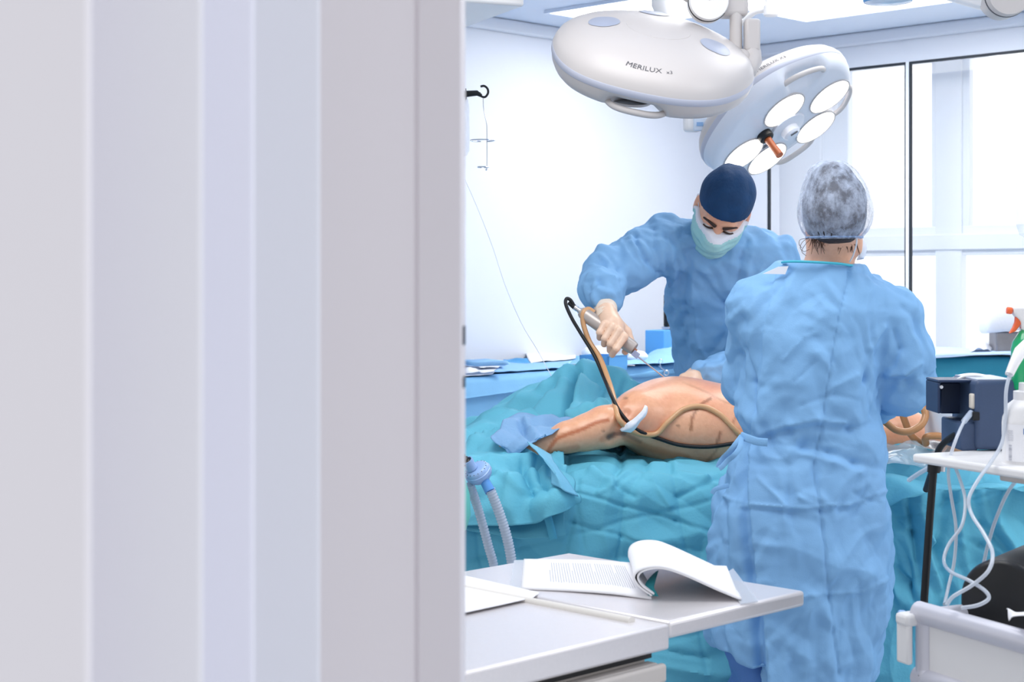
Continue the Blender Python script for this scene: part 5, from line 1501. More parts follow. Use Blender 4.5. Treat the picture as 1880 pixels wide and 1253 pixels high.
# ---- assistant, back to the camera
asst = thing('person', 'person in long blue gown and clear bouffant cap standing with back to camera', 'person', np.array([0.66, 3.6, 0]))
A_SEC = sections([(474, 1438, 1566, 0.088, 3.595), (500, 1432, 1572, 0.092, 3.596), (535, 1395, 1610, 0.115, 3.6), (570, 1372, 1625, 0.13, 3.6), (620, 1362, 1612, 0.135, 3.6), (700, 1358, 1608, 0.14, 3.6), (760, 1358, 1611, 0.138, 3.6),
                  (800, 1366, 1620, 0.132, 3.6), (850, 1346, 1620, 0.142, 3.6), (900, 1326, 1622, 0.155, 3.6), (935, 1312, 1629, 0.16, 3.6), (1010, 1304, 1634, 0.165, 3.6), (1100, 1301, 1629, 0.165, 3.6), (1180, 1302, 1618, 0.163, 3.6), (1240, 1304, 1606, 0.16, 3.6)], 3.6)
def asst_gown(p):
    d = loft_f(p, *A_SEC)
    sh = np.minimum(cap(p, P(1448, 541, 3.6), P(1390, 568, 3.6), 0.060, 0.066), cap(p, P(1558, 544, 3.6), P(1628, 584, 3.6), 0.066, 0.075))
    d = smin(d, sh, 0.05)
    la = chain(p, [P(1388, 572, 3.61), P(1381, 705, 3.68), P(1450, 738, 3.92)], [0.066, 0.058, 0.050], 0.02)
    ra = chain(p, [P(1628, 586, 3.60), P(1655, 660, 3.59), P(1655, 706, 3.61), P(1590, 742, 3.92)], [0.075, 0.070, 0.066, 0.052], 0.02)
    d = smin(d, la, 0.018)
    d = smin(d, ra, 0.016)
    # open neck
    d = smax(d, p[:, 2]-(1.4505-0.052*(p[:, 0]-0.596)), 0.006)
    d = smax(d, -cap(p, P(1515, 440, 3.59), P(1515, 476, 3.60), 0.059, 0.057), 0.006)
    qx = pxof(p)[:, 0]
    lz = np.where(qx < 1403, EYE-(np.interp(qx, [1300, 1312, 1345, 1360, 1403], [1190, 1204, 1203, 1214, 1228])-HOR)/F*3.5, 0.0)
    d = np.maximum(d, lz-p[:, 2])
    return d + 0.004*noise3(p*np.array([9, 9, 5]))
v, fc_ = surface(asst_gown, (0.36, 3.38, 0.52), (1.02, 4.04, 1.50), 0.0044)
v = relax(v, fc_, 1)
L = []
L += poly_lines([(1410, 806), (1450, 792), (1500, 785), (1560, 792), (1604, 778)], 9, -0.012)
L += poly_lines([(1405, 797), (1450, 780), (1505, 772), (1550, 778)], 8, 0.008)
L += poly_lines([(1410, 818), (1470, 820), (1520, 830), (1570, 850), (1618, 862)], 10, -0.010)
L += poly_lines([(1470, 835), (1530, 850), (1580, 868)], 8, 0.006)
L += poly_lines([(1360, 930), (1430, 931), (1505, 932), (1560, 928), (1624, 902)], 3.5, 0.006)
L += poly_lines([(1360, 937), (1430, 938), (1505, 940), (1560, 936), (1624, 912)], 4, -0.004)
L += poly_lines([(1470, 1094), (1520, 1090), (1580, 1088), (1628, 1062)], 3.5, 0.006)
L += poly_lines([(1300, 905), (1335, 915), (1378, 928)], 4, 0.005)
L += poly_lines([(1398, 880), (1440, 928)], 4, 0.005) + poly_lines([(1466, 912), (1510, 934)], 4, 0.005) + poly_lines([(1570, 905), (1610, 925)], 4, -0.005)
L += poly_lines([(1600, 640), (1590, 700), (1608, 760)], 6, -0.012)
L += poly_lines([(1622, 600), (1600, 640), (1604, 672)], 6, 0.010) + poly_lines([(1626, 690), (1660, 684), (1690, 668)], 6, 0.009) + poly_lines([(1622, 702), (1660, 700), (1700, 690)], 7, -0.008)
L += poly_lines([(1640, 605), (1652, 640), (1640, 670)], 7, -0.008) + poly_lines([(1668, 600), (1690, 650)], 8, 0.006)
L += poly_lines([(1370, 640), (1376, 700), (1390, 760)], 5, -0.014) + poly_lines([(1345, 600), (1352, 660), (1346, 710)], 7, -0.008)
L += poly_lines([(1440, 660), (1480, 620), (1500, 612)], 4, 0.005) + poly_lines([(1460, 700), (1500, 665)], 4, -0.005) + poly_lines([(1520, 720), (1570, 690)], 5, 0.005) + poly_lines([(1470, 745), (1530, 725), (1580, 735)], 5, -0.006)
L += poly_lines([(1310, 940), (1306, 1010), (1308, 1180)], 9, 0.006) + poly_lines([(1330, 920), (1332, 1000), (1330, 1190)], 5, -0.006) + poly_lines([(1352, 830), (1345, 920)], 6, -0.007)
EDGE = [(1424, 508), (1405, 600), (1392, 700), (1383, 800), (1379, 883), (1381, 949), (1392, 1071), (1402, 1146), (1410, 1245)]
SEAM = [(1562, 490), (1540, 580), (1522, 680), (1510, 780), (1492, 863), (1505, 932), (1520, 1090), (1538, 1236)]
def overlap(q):
    y = q[:, 1]
    ex = np.interp(y, [b for a, b in EDGE], [a for a, b in EDGE])
    amp = np.interp(y, [500, 780, 830, 1240], [0.004, 0.007, 0.014, 0.022])
    step = sstep(-1.6, 1.6, q[:, 0]-ex)*amp*(1-sstep(20, 190, q[:, 0]-ex))
    step = step - np.interp(y, [790, 850, 1240], [0, 0.014, 0.024])*np.exp(-((q[:, 0]-ex+12)/11.0)**2)*(q[:, 0] < ex+3)
    return step + seam_h(q, SEAM, 2.6, -0.005)
v = creased(v, fc_, L, 0.0060, 9.5, 3, stretch=(1.0, 1.0, 0.8), extra=overlap)
MB().add(v, fc_).build('gown', GOWN, asst, smooth=180, fixn=False)
# body under it: head, neck, trunk, arms, legs in one surface
def asst_body(p):
    hc = P(1531, 385, 3.53)
    d = ell(p, hc+np.array([0, 0, -0.006]), (0.056, 0.072, 0.070))
    d = smin(d, ell(p, P(1531, 428, 3.575), (0.055, 0.060, 0.050)), 0.03)
    neck = cap(p, P(1529, 430, 3.575), P(1518, 505, 3.60), 0.0500, 0.050)
    d = smin(d, neck, 0.03)
    for px in (1488, 1577):
        d = smin(d, ell(p, P(px, 450, 3.56), (0.009, 0.016, 0.027)), 0.01)
    zs, cx, cy, a, b = A_SEC
    tor = loft_f(p, zs[1:10], cx[1:10], cy[1:10], np.array(a[1:10])*0.72, np.array(b[1:10])*0.68)
    d = smin(d, tor, 0.05)
    d = smin(d, chain(p, [P(1392, 578, 3.61), P(1381, 705, 3.68), P(1450, 738, 3.92), P(1468, 742, 3.99)], [0.040, 0.034, 0.028, 0.030], 0.02), 0.03)
    d = smin(d, chain(p, [P(1624, 592, 3.60), P(1655, 706, 3.61), P(1590, 742, 3.92), P(1575, 745, 3.99)], [0.042, 0.036, 0.028, 0.030], 0.02), 0.03)
    for x in (0.555, 0.705):
        d = smin(d, chain(p, [np.array([x+0.02, 3.62, 0.90]), np.array([x, 3.62, 0.50]), np.array([x, 3.63, 0.10])], [0.085, 0.055, 0.036], 0.02), 0.05)
    return d
v, fc_ = surface(asst_body, (0.36, 3.40, 0.04), (1.02, 4.08, 1.72), 0.010)
v = relax(v, fc_, 2)
MB().add(v, fc_).build('body', SKIN, asst, smooth=180, fixn=False)
# gloved hands, fingers bent over the patient
def glove_f(p, wrist, palm, knk, mid, tip, thumb, r=0.0092):
    d = chain(p, [wrist, palm], [0.026, 0.022])
    for i in range(4):
        g = chain(p, [palm, knk[i], mid[i], tip[i]], [0.016, 0.0115, r, r*0.86], 0.004)
        d = smin(d, g, 0.006)
    return smin(d, chain(p, thumb, [0.016, 0.012, 0.010, 0.0085], 0.004), 0.008)
for s_, (wx, wd) in enumerate([(1468, 3.96), (1575, 3.96)]):
    w0 = P(wx, 742, wd); pm = P(wx+(6 if s_ == 0 else -6), 745, wd+0.065)
    kn = [pm+np.array([(i-1.5)*0.019, 0.032, 0.002]) for i in range(4)]
    md = [k+np.array([0, 0.026, -0.012]) for k in kn]
    tp_ = [k+np.array([0, 0.010, -0.022]) for k in md]
    sg_ = 1 if s_ == 0 else -1
    th_ = [w0+np.array([0.012*sg_, 0.02, 0]), pm+np.array([0.034*sg_, -0.01, -0.004]), pm+np.array([0.040*sg_, 0.016, -0.012]), pm+np.array([0.036*sg_, 0.036, -0.020])]
    fn = lambda p: glove_f(p, w0, pm, kn, md, tp_, th_)
    v, fc_ = surface(fn, pm-0.11, pm+0.11, 0.005)
    MB().add(v, fc_).build('glove', GLOVE, asst, smooth=180, fixn=False)
# trousers and shoes
def trous(p):
    d = None
    for x in (0.555, 0.705):
        e = chain(p, [np.array([x+0.01, 3.62, 0.86]), np.array([x, 3.60, 0.50]), np.array([x, 3.62, 0.11])], [0.085, 0.080, 0.076], 0.03)
        d = e if d is None else smin(d, e, 0.05)
    return np.maximum(d, 0.07-p[:, 2])+0.004*noise3(p*12)
v, fc_ = surface(trous, (0.40, 3.44, 0.05), (0.90, 3.78, 1.0), 0.009)
v = creased(v, fc_, [], 0.006, 6, 17)
MB().add(v, fc_).build('trousers', SCRUB, asst, smooth=180, fixn=False)
for x in (0.555, 0.705):
    c = np.array([x, 3.66, 0.0])
    fn = lambda p: np.maximum(smin(ell(p, c+np.array([0, -0.03, 0.045]), (0.042, 0.075, 0.05)), ell(p, c+np.array([0, 0.09, 0.03]), (0.048, 0.10, 0.042)), 0.03), 0.002-p[:, 2])
    v, fc_ = surface(fn, c+np.array([-0.08, -0.14, -0.02]), c+np.array([0.08, 0.22, 0.12]), 0.009)
    MB().add(v, fc_).build('shoe', SHOE, asst, smooth=180, fixn=False)
# neck binding, shoulder tab, ties
nb = [(1437, 482, 3.56), (1444, 481, 3.53), (1458, 480.5, 3.507), (1480, 481, 3.498), (1510, 482.5, 3.496), (1540, 484.5, 3.50), (1558, 487, 3.515), (1566, 488, 3.55)]
MB().tube(px_spline(nb, 6), 0.0042, 10, flat=0.7).build('neck_binding', TEALB, asst, smooth=80)
q4 = [P(1399, 503, 3.545), P(1428, 490, 3.535), P(1446, 489, 3.528), P(1440, 504, 3.53)]
MB().prism(np.array(q4)-np.array([0, 0.012, 0]), (0, 0.004, 0)).build('white_tab', MASKW, asst, smooth=0)
bl = [(1360, 800, 3.475), (1372, 805, 3.455), (1390, 811, 3.447), (1409, 813, 3.445)]
MB().tube(px_spline(bl, 6), 0.0085, 12, flat=0.22, up=(0, 1, 0.01)).build('waist_tie', GOWN, asst, smooth=80)
def ribbon(pts, r, nm, m=GOWN, flat=0.2):
    MB().tube(px_spline(pts, 6), r, 10, flat=flat, up=(0, 1, 0.02)).build(nm, m, asst, smooth=80)
ribbon([(1362, 802, 3.465), (1352, 815, 3.45), (1340, 830, 3.45), (1328, 842, 3.46), (1321, 853, 3.46), (1320, 859, 3.46)], 0.0065, 'tie_end')
ribbon([(1362, 803, 3.46), (1358, 822, 3.445), (1348, 836, 3.44), (1336, 846, 3.45), (1326, 857, 3.45), (1320, 861, 3.45)], 0.0055, 'tie_end')
ribbon([(1338, 892, 3.47), (1326, 895, 3.46), (1313, 899, 3.455), (1307, 907, 3.455)], 0.005, 'side_tie')

# hair, bouffant cap, mask strap
hc = P(1532, 378, 3.54)
def hairf(p):
    d = ell(p, hc+np.array([0, 0.0, 0.0]), (0.0690, 0.090, 0.080))
    d = smin(d, ell(p, P(1527, 325, 3.53), (0.036, 0.05, 0.032)), 0.03)
    d = smin(d, ell(p, P(1532, 416, 3.525), (0.053, 0.064, 0.034)), 0.03)
    return d + 0.004*noise3(p*30) + 0.002*noise3(p*70)
v, fc_ = surface(hairf, hc-0.14, hc+0.14, 0.006)
MB().add(v, fc_).build('hair', HAIR, asst, smooth=180, fixn=False)
random.seed(11)
hr = MB()
for k in range(70):
    x = random.uniform(1490, 1572)
    y0 = 434; ln_ = random.uniform(8, 34)*(1.0 if (x < 1512 or x > 1538) else 0.55)
    dx = random.uniform(-8, 10)
    zd = 3.515+0.00009*(x-1530)**2*0.14
    p_ = [(x, y0-8, zd-0.006), (x+dx*0.3, y0+ln_*0.5, zd-0.002), (x+dx, y0+ln_, zd-0.001)]
    hr.tube(px_spline(p_, 5), np.linspace(0.0014, 0.0004, len(px_spline(p_, 5))), 5)
hr.build('nape_hair', HAIRB, asst, smooth=80)
for k, pts in enumerate([[(1486, 436, 3.53), (1474, 444, 3.53), (1469, 455, 3.53), (1476, 462, 3.53), (1486, 458, 3.53)], [(1487, 440, 3.53), (1478, 450, 3.53), (1472, 462, 3.53), (1480, 470, 3.53)], [(1484, 438, 3.53), (1470, 440, 3.53), (1467, 448, 3.53), (1472, 456, 3.53)]]):
    MB().tube(px_spline(pts, 8), 0.0006, 6).build('loose_curl', HAIRB, asst, smooth=80)
def capmat():
    m = mat('bouffant_film', rgb(206, 220, 246), 0.55, bump=0.3, bscale=45)
    nt = m.node_tree; b = nt.nodes['Principled BSDF']
    tc = [n for n in nt.nodes if n.type == 'TEX_COORD'][0]
    n = nt.nodes.new('ShaderNodeTexNoise'); n.inputs['Scale'].default_value = 38; n.inputs['Detail'].default_value = 6; n.inputs['Roughness'].default_value = 0.7
    mp = nt.nodes.new('ShaderNodeMapping'); mp.inputs['Scale'].default_value = (1, 1, 0.7)
    nt.links.new(tc.outputs['Object'], mp.inputs[0]); nt.links.new(mp.outputs[0], n.inputs['Vector'])
    r = nt.nodes.new('ShaderNodeMapRange'); r.inputs['From Min'].default_value = 0.38; r.inputs['From Max'].default_value = 0.66; r.inputs['To Min'].default_value = 0.16; r.inputs['To Max'].default_value = 0.66
    nt.links.new(n.outputs['Fac'], r.inputs['Value']); nt.links.new(r.outputs['Result'], b.inputs['Alpha'])
    return m
rs = []
prof = [(296.5, 1526, 14), (297, 1526, 22), (301, 1526, 29), (312, 1527, 42), (325, 1529, 49), (340, 1531, 56), (360, 1533, 63), (378, 1533, 67), (392, 1533, 68), (405, 1533, 66), (416, 1533, 62), (425, 1532, 57.5), (432, 1531.5, 52), (437, 1531, 48.5), (440, 1531, 48)]
N = 180; th = np.linspace(0, 2*np.pi, N, endpoint=False)
NZ = noise3(np.stack([np.cos(th)*3, np.sin(th)*3, np.zeros(N)], 1))
for y, cx, hw in prof:
    k = sstep(385, 436, y)
    pl = 0.055*k*np.sin(24*th+3*NZ)*(0.4+np.abs(NZ)*2) + 0.035*noise3(np.stack([np.cos(th)*2.2, np.sin(th)*2.2, np.full(N, y*0.03)], 1)) + 0.03*np.abs(noise3(np.stack([np.cos(th)*5, np.sin(th)*5, np.full(N, y*0.012)], 1)))
    a_ = hw/F*3.54
    b_ = a_*1.36
    c = P(cx, y, 3.545)
    rs.append(c+np.stack([a_*(1+pl)*np.cos(th), b_*(1+pl)*np.sin(th), np.full(N, 0.0)+0.004*np.sin(th)*0], 1))
a_ = np.array(rs)
fine = np.stack([spline(a_[:, j], 5) for j in range(N)], 1)
MB().rings(list(fine), True, False).build('bouffant_cap', capmat(), asst, smooth=180)
MB().tube(np.vstack([a_[-2], a_[-2][:1]])+np.array([0, 0, 0.001]), 0.0022, 6, caps=False).build('elastic_edge', mat('elastic', rgb(150, 176, 216), 0.6), asst, smooth=80)
MB().tube(px_spline([(1573, 436, 3.50), (1572, 450, 3.51), (1566, 470, 3.53), (1560, 481, 3.54)], 5), 0.0018, 8).build('mask_strap', MASKW, asst, smooth=80)
mk = [[P(1577, 440, 3.56), P(1582, 455, 3.555), P(1578, 474, 3.56)], [P(1586, 438, 3.62), P(1592, 455, 3.62), P(1586, 476, 3.62)], [P(1574, 440, 3.70), P(1582, 455, 3.71), P(1574, 478, 3.70)]]
MB().grid(np.array([spline(r, 5) for r in mk])).build('mask', MASKW, asst, solid=0.002)

# ---- surgeon, leaning over the table
surg = thing('person', 'person in blue gown with navy cap and mask leaning over the patient with a handpiece', 'person', np.array([0.60, 4.78, 0]))
S_SEC = sections([(425, 1262, 1400, 0.085, 4.62), (455, 1232, 1425, 0.11, 4.62), (500, 1222, 1440, 0.125, 4.65), (540, 1220, 1444, 0.125, 4.68), (600, 1229, 1446, 0.125, 4.73), (650, 1236, 1448, 0.125, 4.76), (700, 1244, 1450, 0.13, 4.79), (760, 1246, 1452, 0.135, 4.80), (860, 1240, 1460, 0.14, 4.80), (1000, 1234, 1466, 0.15, 4.80)], 4.6)
def surg_gown(p):
    d = loft_f(p, *S_SEC)
    tr_ = np.minimum(cap(p, P(1322, 446, 4.62), P(1226, 452, 4.58), 0.070, 0.074), cap(p, P(1340, 450, 4.62), P(1412, 486, 4.60), 0.068, 0.074))
    d = smin(d, tr_, 0.05)
    ra = chain(p, [P(1216, 456, 4.57), P(1165, 480, 4.52), P(1116, 504, 4.45), P(1106, 530, 4.37), P(1108, 546, 4.32)], [0.080, 0.073, 0.067, 0.057, 0.049], 0.02)
    d = smin(d, ra, 0.03)
    la = chain(p, [P(1415, 488, 4.60), P(1452, 600, 4.56), P(1430, 650, 4.50), P(1345, 682, 4.42), P(1296, 692, 4.36)], [0.076, 0.068, 0.064, 0.058, 0.042], 0.02)
    d = smin(d, la, 0.03)
    return d + 0.004*noise3(p*np.array([10, 10, 6]))
v, fc_ = surface(surg_gown, (0.15, 4.22, 0.62), (0.95, 5.02, 1.66), 0.0052)
v = relax(v, fc_, 1)
L = []
L += poly_lines([(1198, 420), (1205, 455), (1216, 510)], 4, -0.006)
L += poly_lines([(1166, 425), (1168, 445), (1190, 480), (1212, 505)], 4.5, -0.012) + poly_lines([(1160, 424), (1160, 448), (1180, 486)], 4.5, 0.008)
L += poly_lines([(1272, 480), (1270, 560), (1285, 640), (1300, 690)], 5, 0.009) + poly_lines([(1262, 470), (1258, 560), (1262, 660)], 6, -0.010)
L += poly_lines([(1230, 430), (1240, 520), (1236, 640)], 6, 0.008) + poly_lines([(1246, 480), (1250, 600), (1262, 690)], 5, -0.009)
L += poly_lines([(1225, 470), (1228, 540), (1232, 600)], 4, -0.008)
L += poly_lines([(1300, 520), (1330, 560), (1345, 620)], 6, -0.009) + poly_lines([(1290, 500), (1320, 480), (1350, 470)], 5, 0.006)
L += poly_lines([(1372, 440), (1362, 480), (1352, 540), (1356, 600)], 5, -0.012) + poly_lines([(1382, 470), (1368, 520), (1362, 560)], 5, 0.010)
L += poly_lines([(1400, 490), (1380, 520), (1372, 580)], 6, 0.008) + poly_lines([(1255, 400), (1252, 440), (1262, 480)], 5, -0.007) + poly_lines([(1240, 402), (1238, 430)], 4, 0.006)
L += poly_lines([(1085, 485), (1110, 480), (1130, 500)], 5, -0.009) + poly_lines([(1080, 505), (1100, 500), (1120, 515), (1130, 535)], 5, 0.009) + poly_lines([(1076, 520), (1100, 518), (1118, 532)], 4, -0.008)
L += poly_lines([(1082, 540), (1100, 532), (1125, 542)], 4, 0.008) + poly_lines([(1120, 470), (1140, 490), (1142, 515)], 5, -0.007) + poly_lines([(1100, 468), (1125, 478)], 5, 0.007)
L += poly_lines([(1140, 446), (1150, 470), (1172, 490)], 5, 0.006)
L += poly_lines([(1290, 668), (1320, 655), (1340, 640)], 5, -0.008) + poly_lines([(1285, 678), (1320, 672), (1345, 668)], 5, 0.008) + poly_lines([(1330, 690), (1338, 712)], 5, -0.006)
v = creased(v, fc_, L, 0.0062, 9.0, 8, stretch=(1, 1, 0.7))
MB().add(v, fc_).build('gown', GOWN, surg, smooth=180, fixn=False)
# head frame
HC = P(1327, 384, 4.50)
HS = 0.915
fw = np.array([-0.24, -0.68, -0.71]); fw /= np.linalg.norm(fw)
upv = np.array([0.20, -0.66, 0.70]); upv -= fw*(upv @ fw); upv /= np.linalg.norm(upv)
HX = np.cross(upv, fw)
HM = np.array([HX, fw, upv])
def hl(p): return (p-HC) @ HM.T/HS
def hw(q): return HC + HS*np.asarray(q, float).reshape(-1, 3) @ HM
def face(q):
    d = ell(q, (0, -0.012, 0.035), (0.075, 0.097, 0.088))
    d = smin(d, ell(q, (0, 0.026, -0.045), (0.060, 0.066, 0.078)), 0.04)
    d = smin(d, ell(q, (0, 0.066, -0.098), (0.026, 0.022, 0.022)), 0.03)
    for s in (-1, 1):
        d = smin(d, ell(q, (s*0.036, 0.058, -0.038), (0.028, 0.028, 0.028)), 0.025)
    d = smin(d, cap(q, (-0.034, 0.079, 0.021), (0.034, 0.079, 0.021), 0.011, 0.011), 0.02)
    for s in (-1, 1):
        d = smax(d, -ell(q, (s*0.031, 0.098, 0.000), (0.019, 0.015, 0.0105)), 0.008)
    d = smin(d, cap(q, (0, 0.086, 0.006), (0, 0.110, -0.036), 0.0085, 0.0135), 0.014)
    for s in (-1, 1):
        d = smin(d, ell(q, (s*0.079, -0.006, -0.012), (0.0085, 0.020, 0.032)), 0.008)
        d = smin(d, ell(q, (s*0.011, 0.100, -0.040), (0.009, 0.010, 0.007)), 0.008)
        # upper lids
        d = smin(d, ell(q, (s*0.031, 0.0775, 0.005), (0.0165, 0.0135, 0.0085)), 0.003)
    d = smin(d, ell(q, (0, 0.086, -0.068), (0.024, 0.010, 0.010)), 0.008)
    return d
def surg_body(p):
    d = face(hl(p))
    nk = cap(p, hw((0, -0.045, -0.05))[0], P(1322, 446, 4.66), 0.056, 0.060)
    d = smin(d, nk, 0.04)
    zs, cx, cy, a, b = S_SEC
    d = smin(d, loft_f(p, zs[1:], cx[1:], cy[1:], np.array(a[1:])*0.72, np.array(b[1:])*0.66), 0.05)
    d = smin(d, chain(p, [P(1222, 460, 4.58), P(1116, 504, 4.45), P(1110, 556, 4.315)], [0.045, 0.036, 0.018], 0.02), 0.04)
    d = smin(d, chain(p, [P(1410, 492, 4.60), P(1440, 635, 4.53), P(1290, 692, 4.36)], [0.045, 0.040, 0.026], 0.02), 0.04)
    for x in (0.52, 0.70):
        d = smin(d, chain(p, [np.array([x+0.01, 4.80, 0.88]), np.array([x, 4.80, 0.50]), np.array([x, 4.82, 0.09])], [0.085, 0.056, 0.037], 0.02), 0.05)
    return d
bodyh = 0.0085
v, fc_ = surface(lambda p: np.maximum(surg_body(p), -0.0+0*p[:, 0]-1), (0.15, 4.24, 0.03), (0.95, 5.0, 1.36), bodyh)
def surg_all(p): return surg_body(p)
# one surface, finer around the head
v, fc_ = surface(surg_all, (0.15, 4.22, 0.03), (0.95, 5.0, 1.78), 0.0052)
MB().add(v, fc_).build('body', SKIN, surg, smooth=180, fixn=False)
DARK = mat('brow_dark', rgb(58, 40, 34), 0.6); EYEW = mat('eye_white', rgb(214, 206, 204), 0.25); IRIS = mat('iris_dark', rgb(44, 34, 32), 0.15)
for s in (-1, 1):
    e_ = MB().ball(hw((s*0.031, 0.0785, -0.001))[0], 0.0122, 16, ax=HM).build('eye', EYEW, surg, smooth=180)
    MB().ball(hw((s*0.031, 0.0862, -0.0055))[0], (0.0068, 0.0045, 0.0064), 14, ax=HM).build('iris', IRIS, e_, smooth=180)
    br_ = spline([hw((s*0.012, 0.096, 0.013))[0], hw((s*0.026, 0.0945, 0.0195))[0], hw((s*0.040, 0.087, 0.0205))[0], hw((s*0.051, 0.075, 0.014))[0]], 5)
    MB().tube(br_, np.linspace(0.0078, 0.004, len(br_)), 8, flat=0.6).build('eyebrow', DARK, surg, smooth=80)
    la_ = spline([hw((s*0.0165, 0.0885, -0.0035))[0], hw((s*0.026, 0.0935, -0.0015))[0], hw((s*0.037, 0.0915, -0.002))[0], hw((s*0.046, 0.083, -0.005))[0]], 5)
    MB().tube(la_, 0.0022, 6).build('eyelashes', DARK, surg, smooth=80)
# cap
def cap_f(p):
    q = hl(p)
    d = ell(q, (0, -0.012, 0.044), (0.0835, 0.106, 0.094))
    d = d + 0.0035*noise3(q*18) + 0.002*tri(q[:, 0]*14+noise3(q*9))*sstep(0.02, 0.08, q[:, 2])
    return smax(d, (0.020+0.20*q[:, 1]) - q[:, 2] - 0.9*q[:, 0]**2, 0.006)
v, fc_ = surface(cap_f, HC-0.16, HC+0.16, 0.0048)
v = relax(v, fc_, 1)
MB().add(v, fc_).build('cap', CAPN, surg, smooth=180, fixn=False)
for k in range(2):
    MB().tube(spline([hw((0.012*k, -0.112, 0.0))[0], hw((0.03+0.02*k, -0.128, -0.02))[0], hw((0.045+0.03*k, -0.12, -0.055-0.01*k))[0]], 6), 0.006, 8, flat=0.25).build('cap_tie', CAPN, surg, smooth=80)
# mask
def mask_f(p):
    q = hl(p)
    d = smin(face(q)-0.0055, ell(q, (0, 0.030, -0.050), (0.067, 0.074, 0.085)), 0.03)
    d = smin(d, cap(q, (0, 0.082, -0.012), (0, 0.110, -0.038), 0.010, 0.017), 0.06)
    d = smin(d, ell(q, (0, 0.066, -0.095), (0.032, 0.030, 0.028)), 0.04)
    d = d + 0.0022*tri(q[:, 2]*34+0.6*noise3(q*14))*(q[:, 2] < -0.03) + 0.003*noise3(q*26)
    top = q[:, 2] - (-0.007 + 0.05*np.abs(q[:, 0]))
    bot = (-0.128+0.9*q[:, 0]**2*2) - q[:, 2]
    back = 0.012 - q[:, 1]
    return smax(smax(d, top, 0.004), np.maximum(bot, back), 0.006)
v, fc_ = surface(mask_f, HC-0.19, HC+0.19, 0.0042)
ql = hl(v); zc = ql[fc_].mean(1)
wb_ = (zc[:, 2] > -0.0195+0.05*np.abs(zc[:, 0]))
m = MB(); m.add(v, fc_); m.mi = [1 if w else 0 for w in wb_]
m.build('mask', [MASKM, MASKW], surg, smooth=180, fixn=False)
for s in (-1, 1):
    MB().tube(spline([hw((s*0.062, 0.030, -0.022))[0], hw((s*0.076, 0.010, 0.004))[0], hw((s*0.082, -0.016, 0.014))[0], hw((s*0.083, -0.028, -0.012))[0], hw((s*0.072, 0.0, -0.055))[0], hw((s*0.058, 0.026, -0.072))[0]], 6), 0.0014, 6).build('ear_loop', MASKW, surg, smooth=80)
# right glove closed round the handpiece
HA0, HA1 = P(1066, 572, 4.275), P(1166, 642, 4.225)
kn = [P(1110, 596, 4.222), P(1123, 601, 4.212), P(1136, 608, 4.206), P(1146, 619, 4.204)]
md = [P(1101, 611, 4.212), P(1110, 622, 4.200), P(1120, 632, 4.192), P(1131, 641, 4.188)]
tp_ = [P(1101, 621, 4.238), P(1109, 633, 4.228), P(1119, 644, 4.220), P(1124, 652, 4.216)]
WR = P(1113, 572, 4.275)
def rglove(p):
    d = ell(p, P(1127, 603, 4.238), (0.028, 0.022, 0.026))
    d = smin(d, cap(p, WR, P(1122, 594, 4.245), 0.0265, 0.0275), 0.015)
    for i in range(4):
        d = smin(d, chain(p, [P(1120+4*i, 594+4*i, 4.240), kn[i], md[i], tp_[i]], [0.015, 0.0108, 0.0090, 0.0080], 0.003), 0.0016)
    th_ = chain(p, [P(1128, 590, 4.262), P(1150, 610, 4.262), P(1158, 632, 4.255), P(1148, 646, 4.246)], [0.018, 0.014, 0.012, 0.0095], 0.004)
    d = smin(d, th_, 0.008)
    return d + 0.0008*noise3(p*60)
v, fc_ = surface(rglove, P(1128, 610, 4.24)-0.085, P(1128, 610, 4.24)+0.085, 0.0026)
MB().add(v, fc_).build('glove', GLOVE, surg, smooth=180, fixn=False)
cf = spline([P(1109, 545, 4.345), P(1111, 558, 4.312), P(1113, 572, 4.280), P(1116, 584, 4.262)], 8)
rr_ = np.interp(np.linspace(0, 1, len(cf)), [0, .15, .4, .7, 1], [0.0325, 0.0330, 0.0310, 0.029, 0.0285])*(1+0.012*np.sin(np.linspace(0, 50, len(cf))))
MB().tube(cf, rr_, 28).build('glove_cuff', CUFFM, surg, smooth=80)
# left glove resting on the patient
LW = P(1294, 692, 4.36)
kn2 = [P(1266, 690, 4.33-0.0+i*0.018) for i in range(4)]
md2 = [P(1254, 693, 4.322+i*0.018) for i in range(4)]
tp2 = [P(1247, 700, 4.318+i*0.018) for i in range(4)]
def lglove(p):
    d = cap(p, LW, P(1276, 691, 4.355), 0.028, 0.025)
    for i in range(4):
        d = smin(d, chain(p, [P(1278, 692, 4.345+0.008*i), kn2[i], md2[i], tp2[i]], [0.020, 0.013, 0.0098, 0.0085], 0.004), 0.006)
    return smin(d, chain(p, [P(1284, 696, 4.335), P(1272, 700, 4.315), P(1262, 703, 4.30)], [0.015, 0.011, 0.009], 0.003), 0.008)
v, fc_ = surface(lglove, P(1272, 694, 4.35)-0.09, P(1272, 694, 4.35)+0.09, 0.0034)
MB().add(v, fc_).build('glove', GLOVE, surg, smooth=180, fixn=False)
def trous2(p):
    d = None
    for x in (0.52, 0.70):
        e = chain(p, [np.array([x+0.01, 4.80, 0.88]), np.array([x, 4.80, 0.50]), np.array([x, 4.82, 0.11])], [0.105, 0.088, 0.082], 0.03)
        d = e if d is None else smin(d, e, 0.05)
    return np.maximum(d, 0.07-p[:, 2])
v, fc_ = surface(trous2, (0.36, 4.66, 0.05), (0.86, 4.96, 1.0), 0.012)
MB().add(v, fc_).build('trousers', SCRUB, surg, smooth=180, fixn=False)
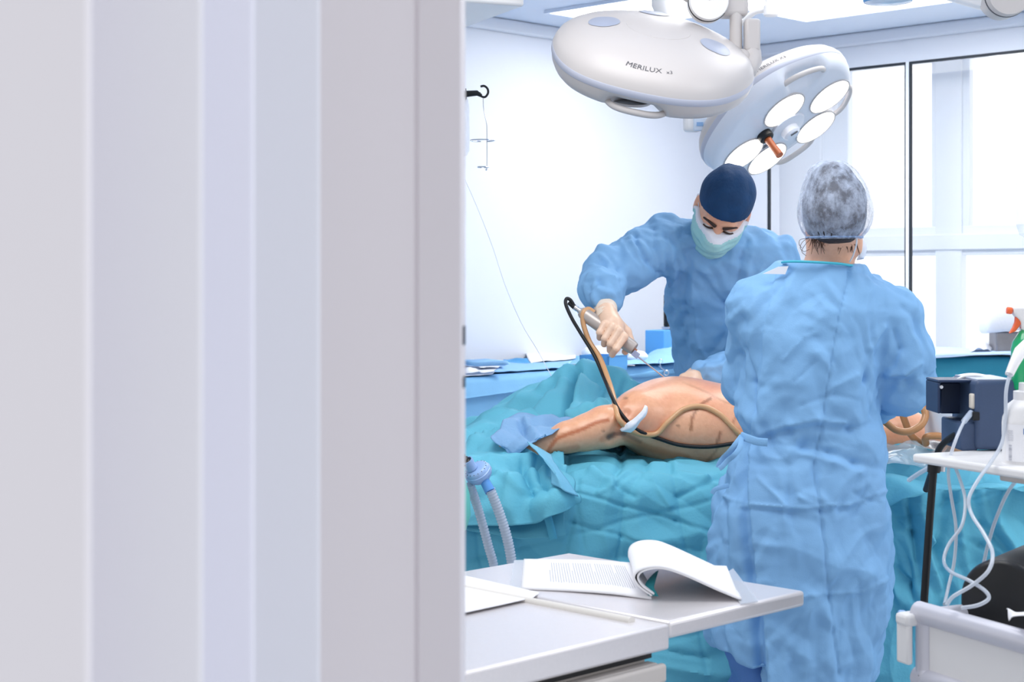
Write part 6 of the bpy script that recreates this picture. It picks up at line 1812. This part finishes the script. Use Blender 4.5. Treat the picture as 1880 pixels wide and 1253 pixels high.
for x in (0.52, 0.70):
    c = np.array([x, 4.80, 0.0])
    fn = lambda p: np.maximum(smin(ell(p, c+np.array([0, 0.05, 0.045]), (0.042, 0.075, 0.05)), ell(p, c+np.array([0, -0.07, 0.03]), (0.048, 0.10, 0.042)), 0.03), 0.002-p[:, 2])
    v, fc_ = surface(fn, c+np.array([-0.08, -0.20, -0.02]), c+np.array([0.08, 0.16, 0.12]), 0.010)
    MB().add(v, fc_).build('shoe', SHOE, surg, smooth=180, fixn=False)

# ---- the handpiece
hp = thing('handpiece', 'grey suction handpiece with long steel cannula held in the gloved fist', 'surgical instrument', HA0)
HPM = mat('handpiece_grey', rgb(192, 182, 176), 0.35, metal=0.35, noise=0.04, nscale=60)
ax_ = HA1-HA0; ln_ = np.linalg.norm(ax_); ax_ /= ln_
MB().lathe(HA0, [(0.001, 0), (0.012, 0.0), (0.0155, 0.006), (0.0185, 0.022), (0.0190, ln_*0.5), (0.0185, ln_-0.012), (0.0160, ln_-0.002), (0.001, ln_)], ax_, 12).build('housing', HPM, hp, smooth=50)
MB().lathe(HA0, [(0.0055, -0.020), (0.0075, -0.019), (0.0075, -0.011), (0.0065, -0.010), (0.0065, -0.006), (0.008, -0.005), (0.008, 0.001)], ax_, 20).build('rear_connector', CHROME, hp)
MB().lathe(HA0, [(0.0048, -0.040), (0.006, -0.030), (0.0072, -0.021), (0.0072, -0.018)], ax_, 18).build('strain_relief', BLACK, hp)
MB().ball(P(1085, 585, 4.249), (0.002, 0.0012, 0.002), 10).build('screw', TEXTM, hp, smooth=180)
MB().tube([P(1155, 634, 4.225), P(1168, 646, 4.222)], 0.0058, 12).build('amber_sleeve', mat('amber_sleeve', rgb(170, 104, 66), 0.3), hp)
cdir = P(1226, 697, 4.26)-P(1162, 648, 4.224); cdir /= np.linalg.norm(cdir)
UC = np.array([cdir, np.cross([0, 1, 0], cdir)/np.linalg.norm(np.cross([0, 1, 0], cdir)), [0, 1, 0]])
MB().box(P(1167, 651, 4.222), (0.020, 0.016, 0.012), UC).build('clear_hub', mat('clear_hub', rgb(176, 188, 222), 0.12, alpha=0.75, coat=0.5), hp, bevel=0.002)
MB().tube([P(1160, 646, 4.223), P(1176, 659, 4.228), P(1227, 699, 4.262)], 0.0020, 12).build('cannula', CHROME, hp)
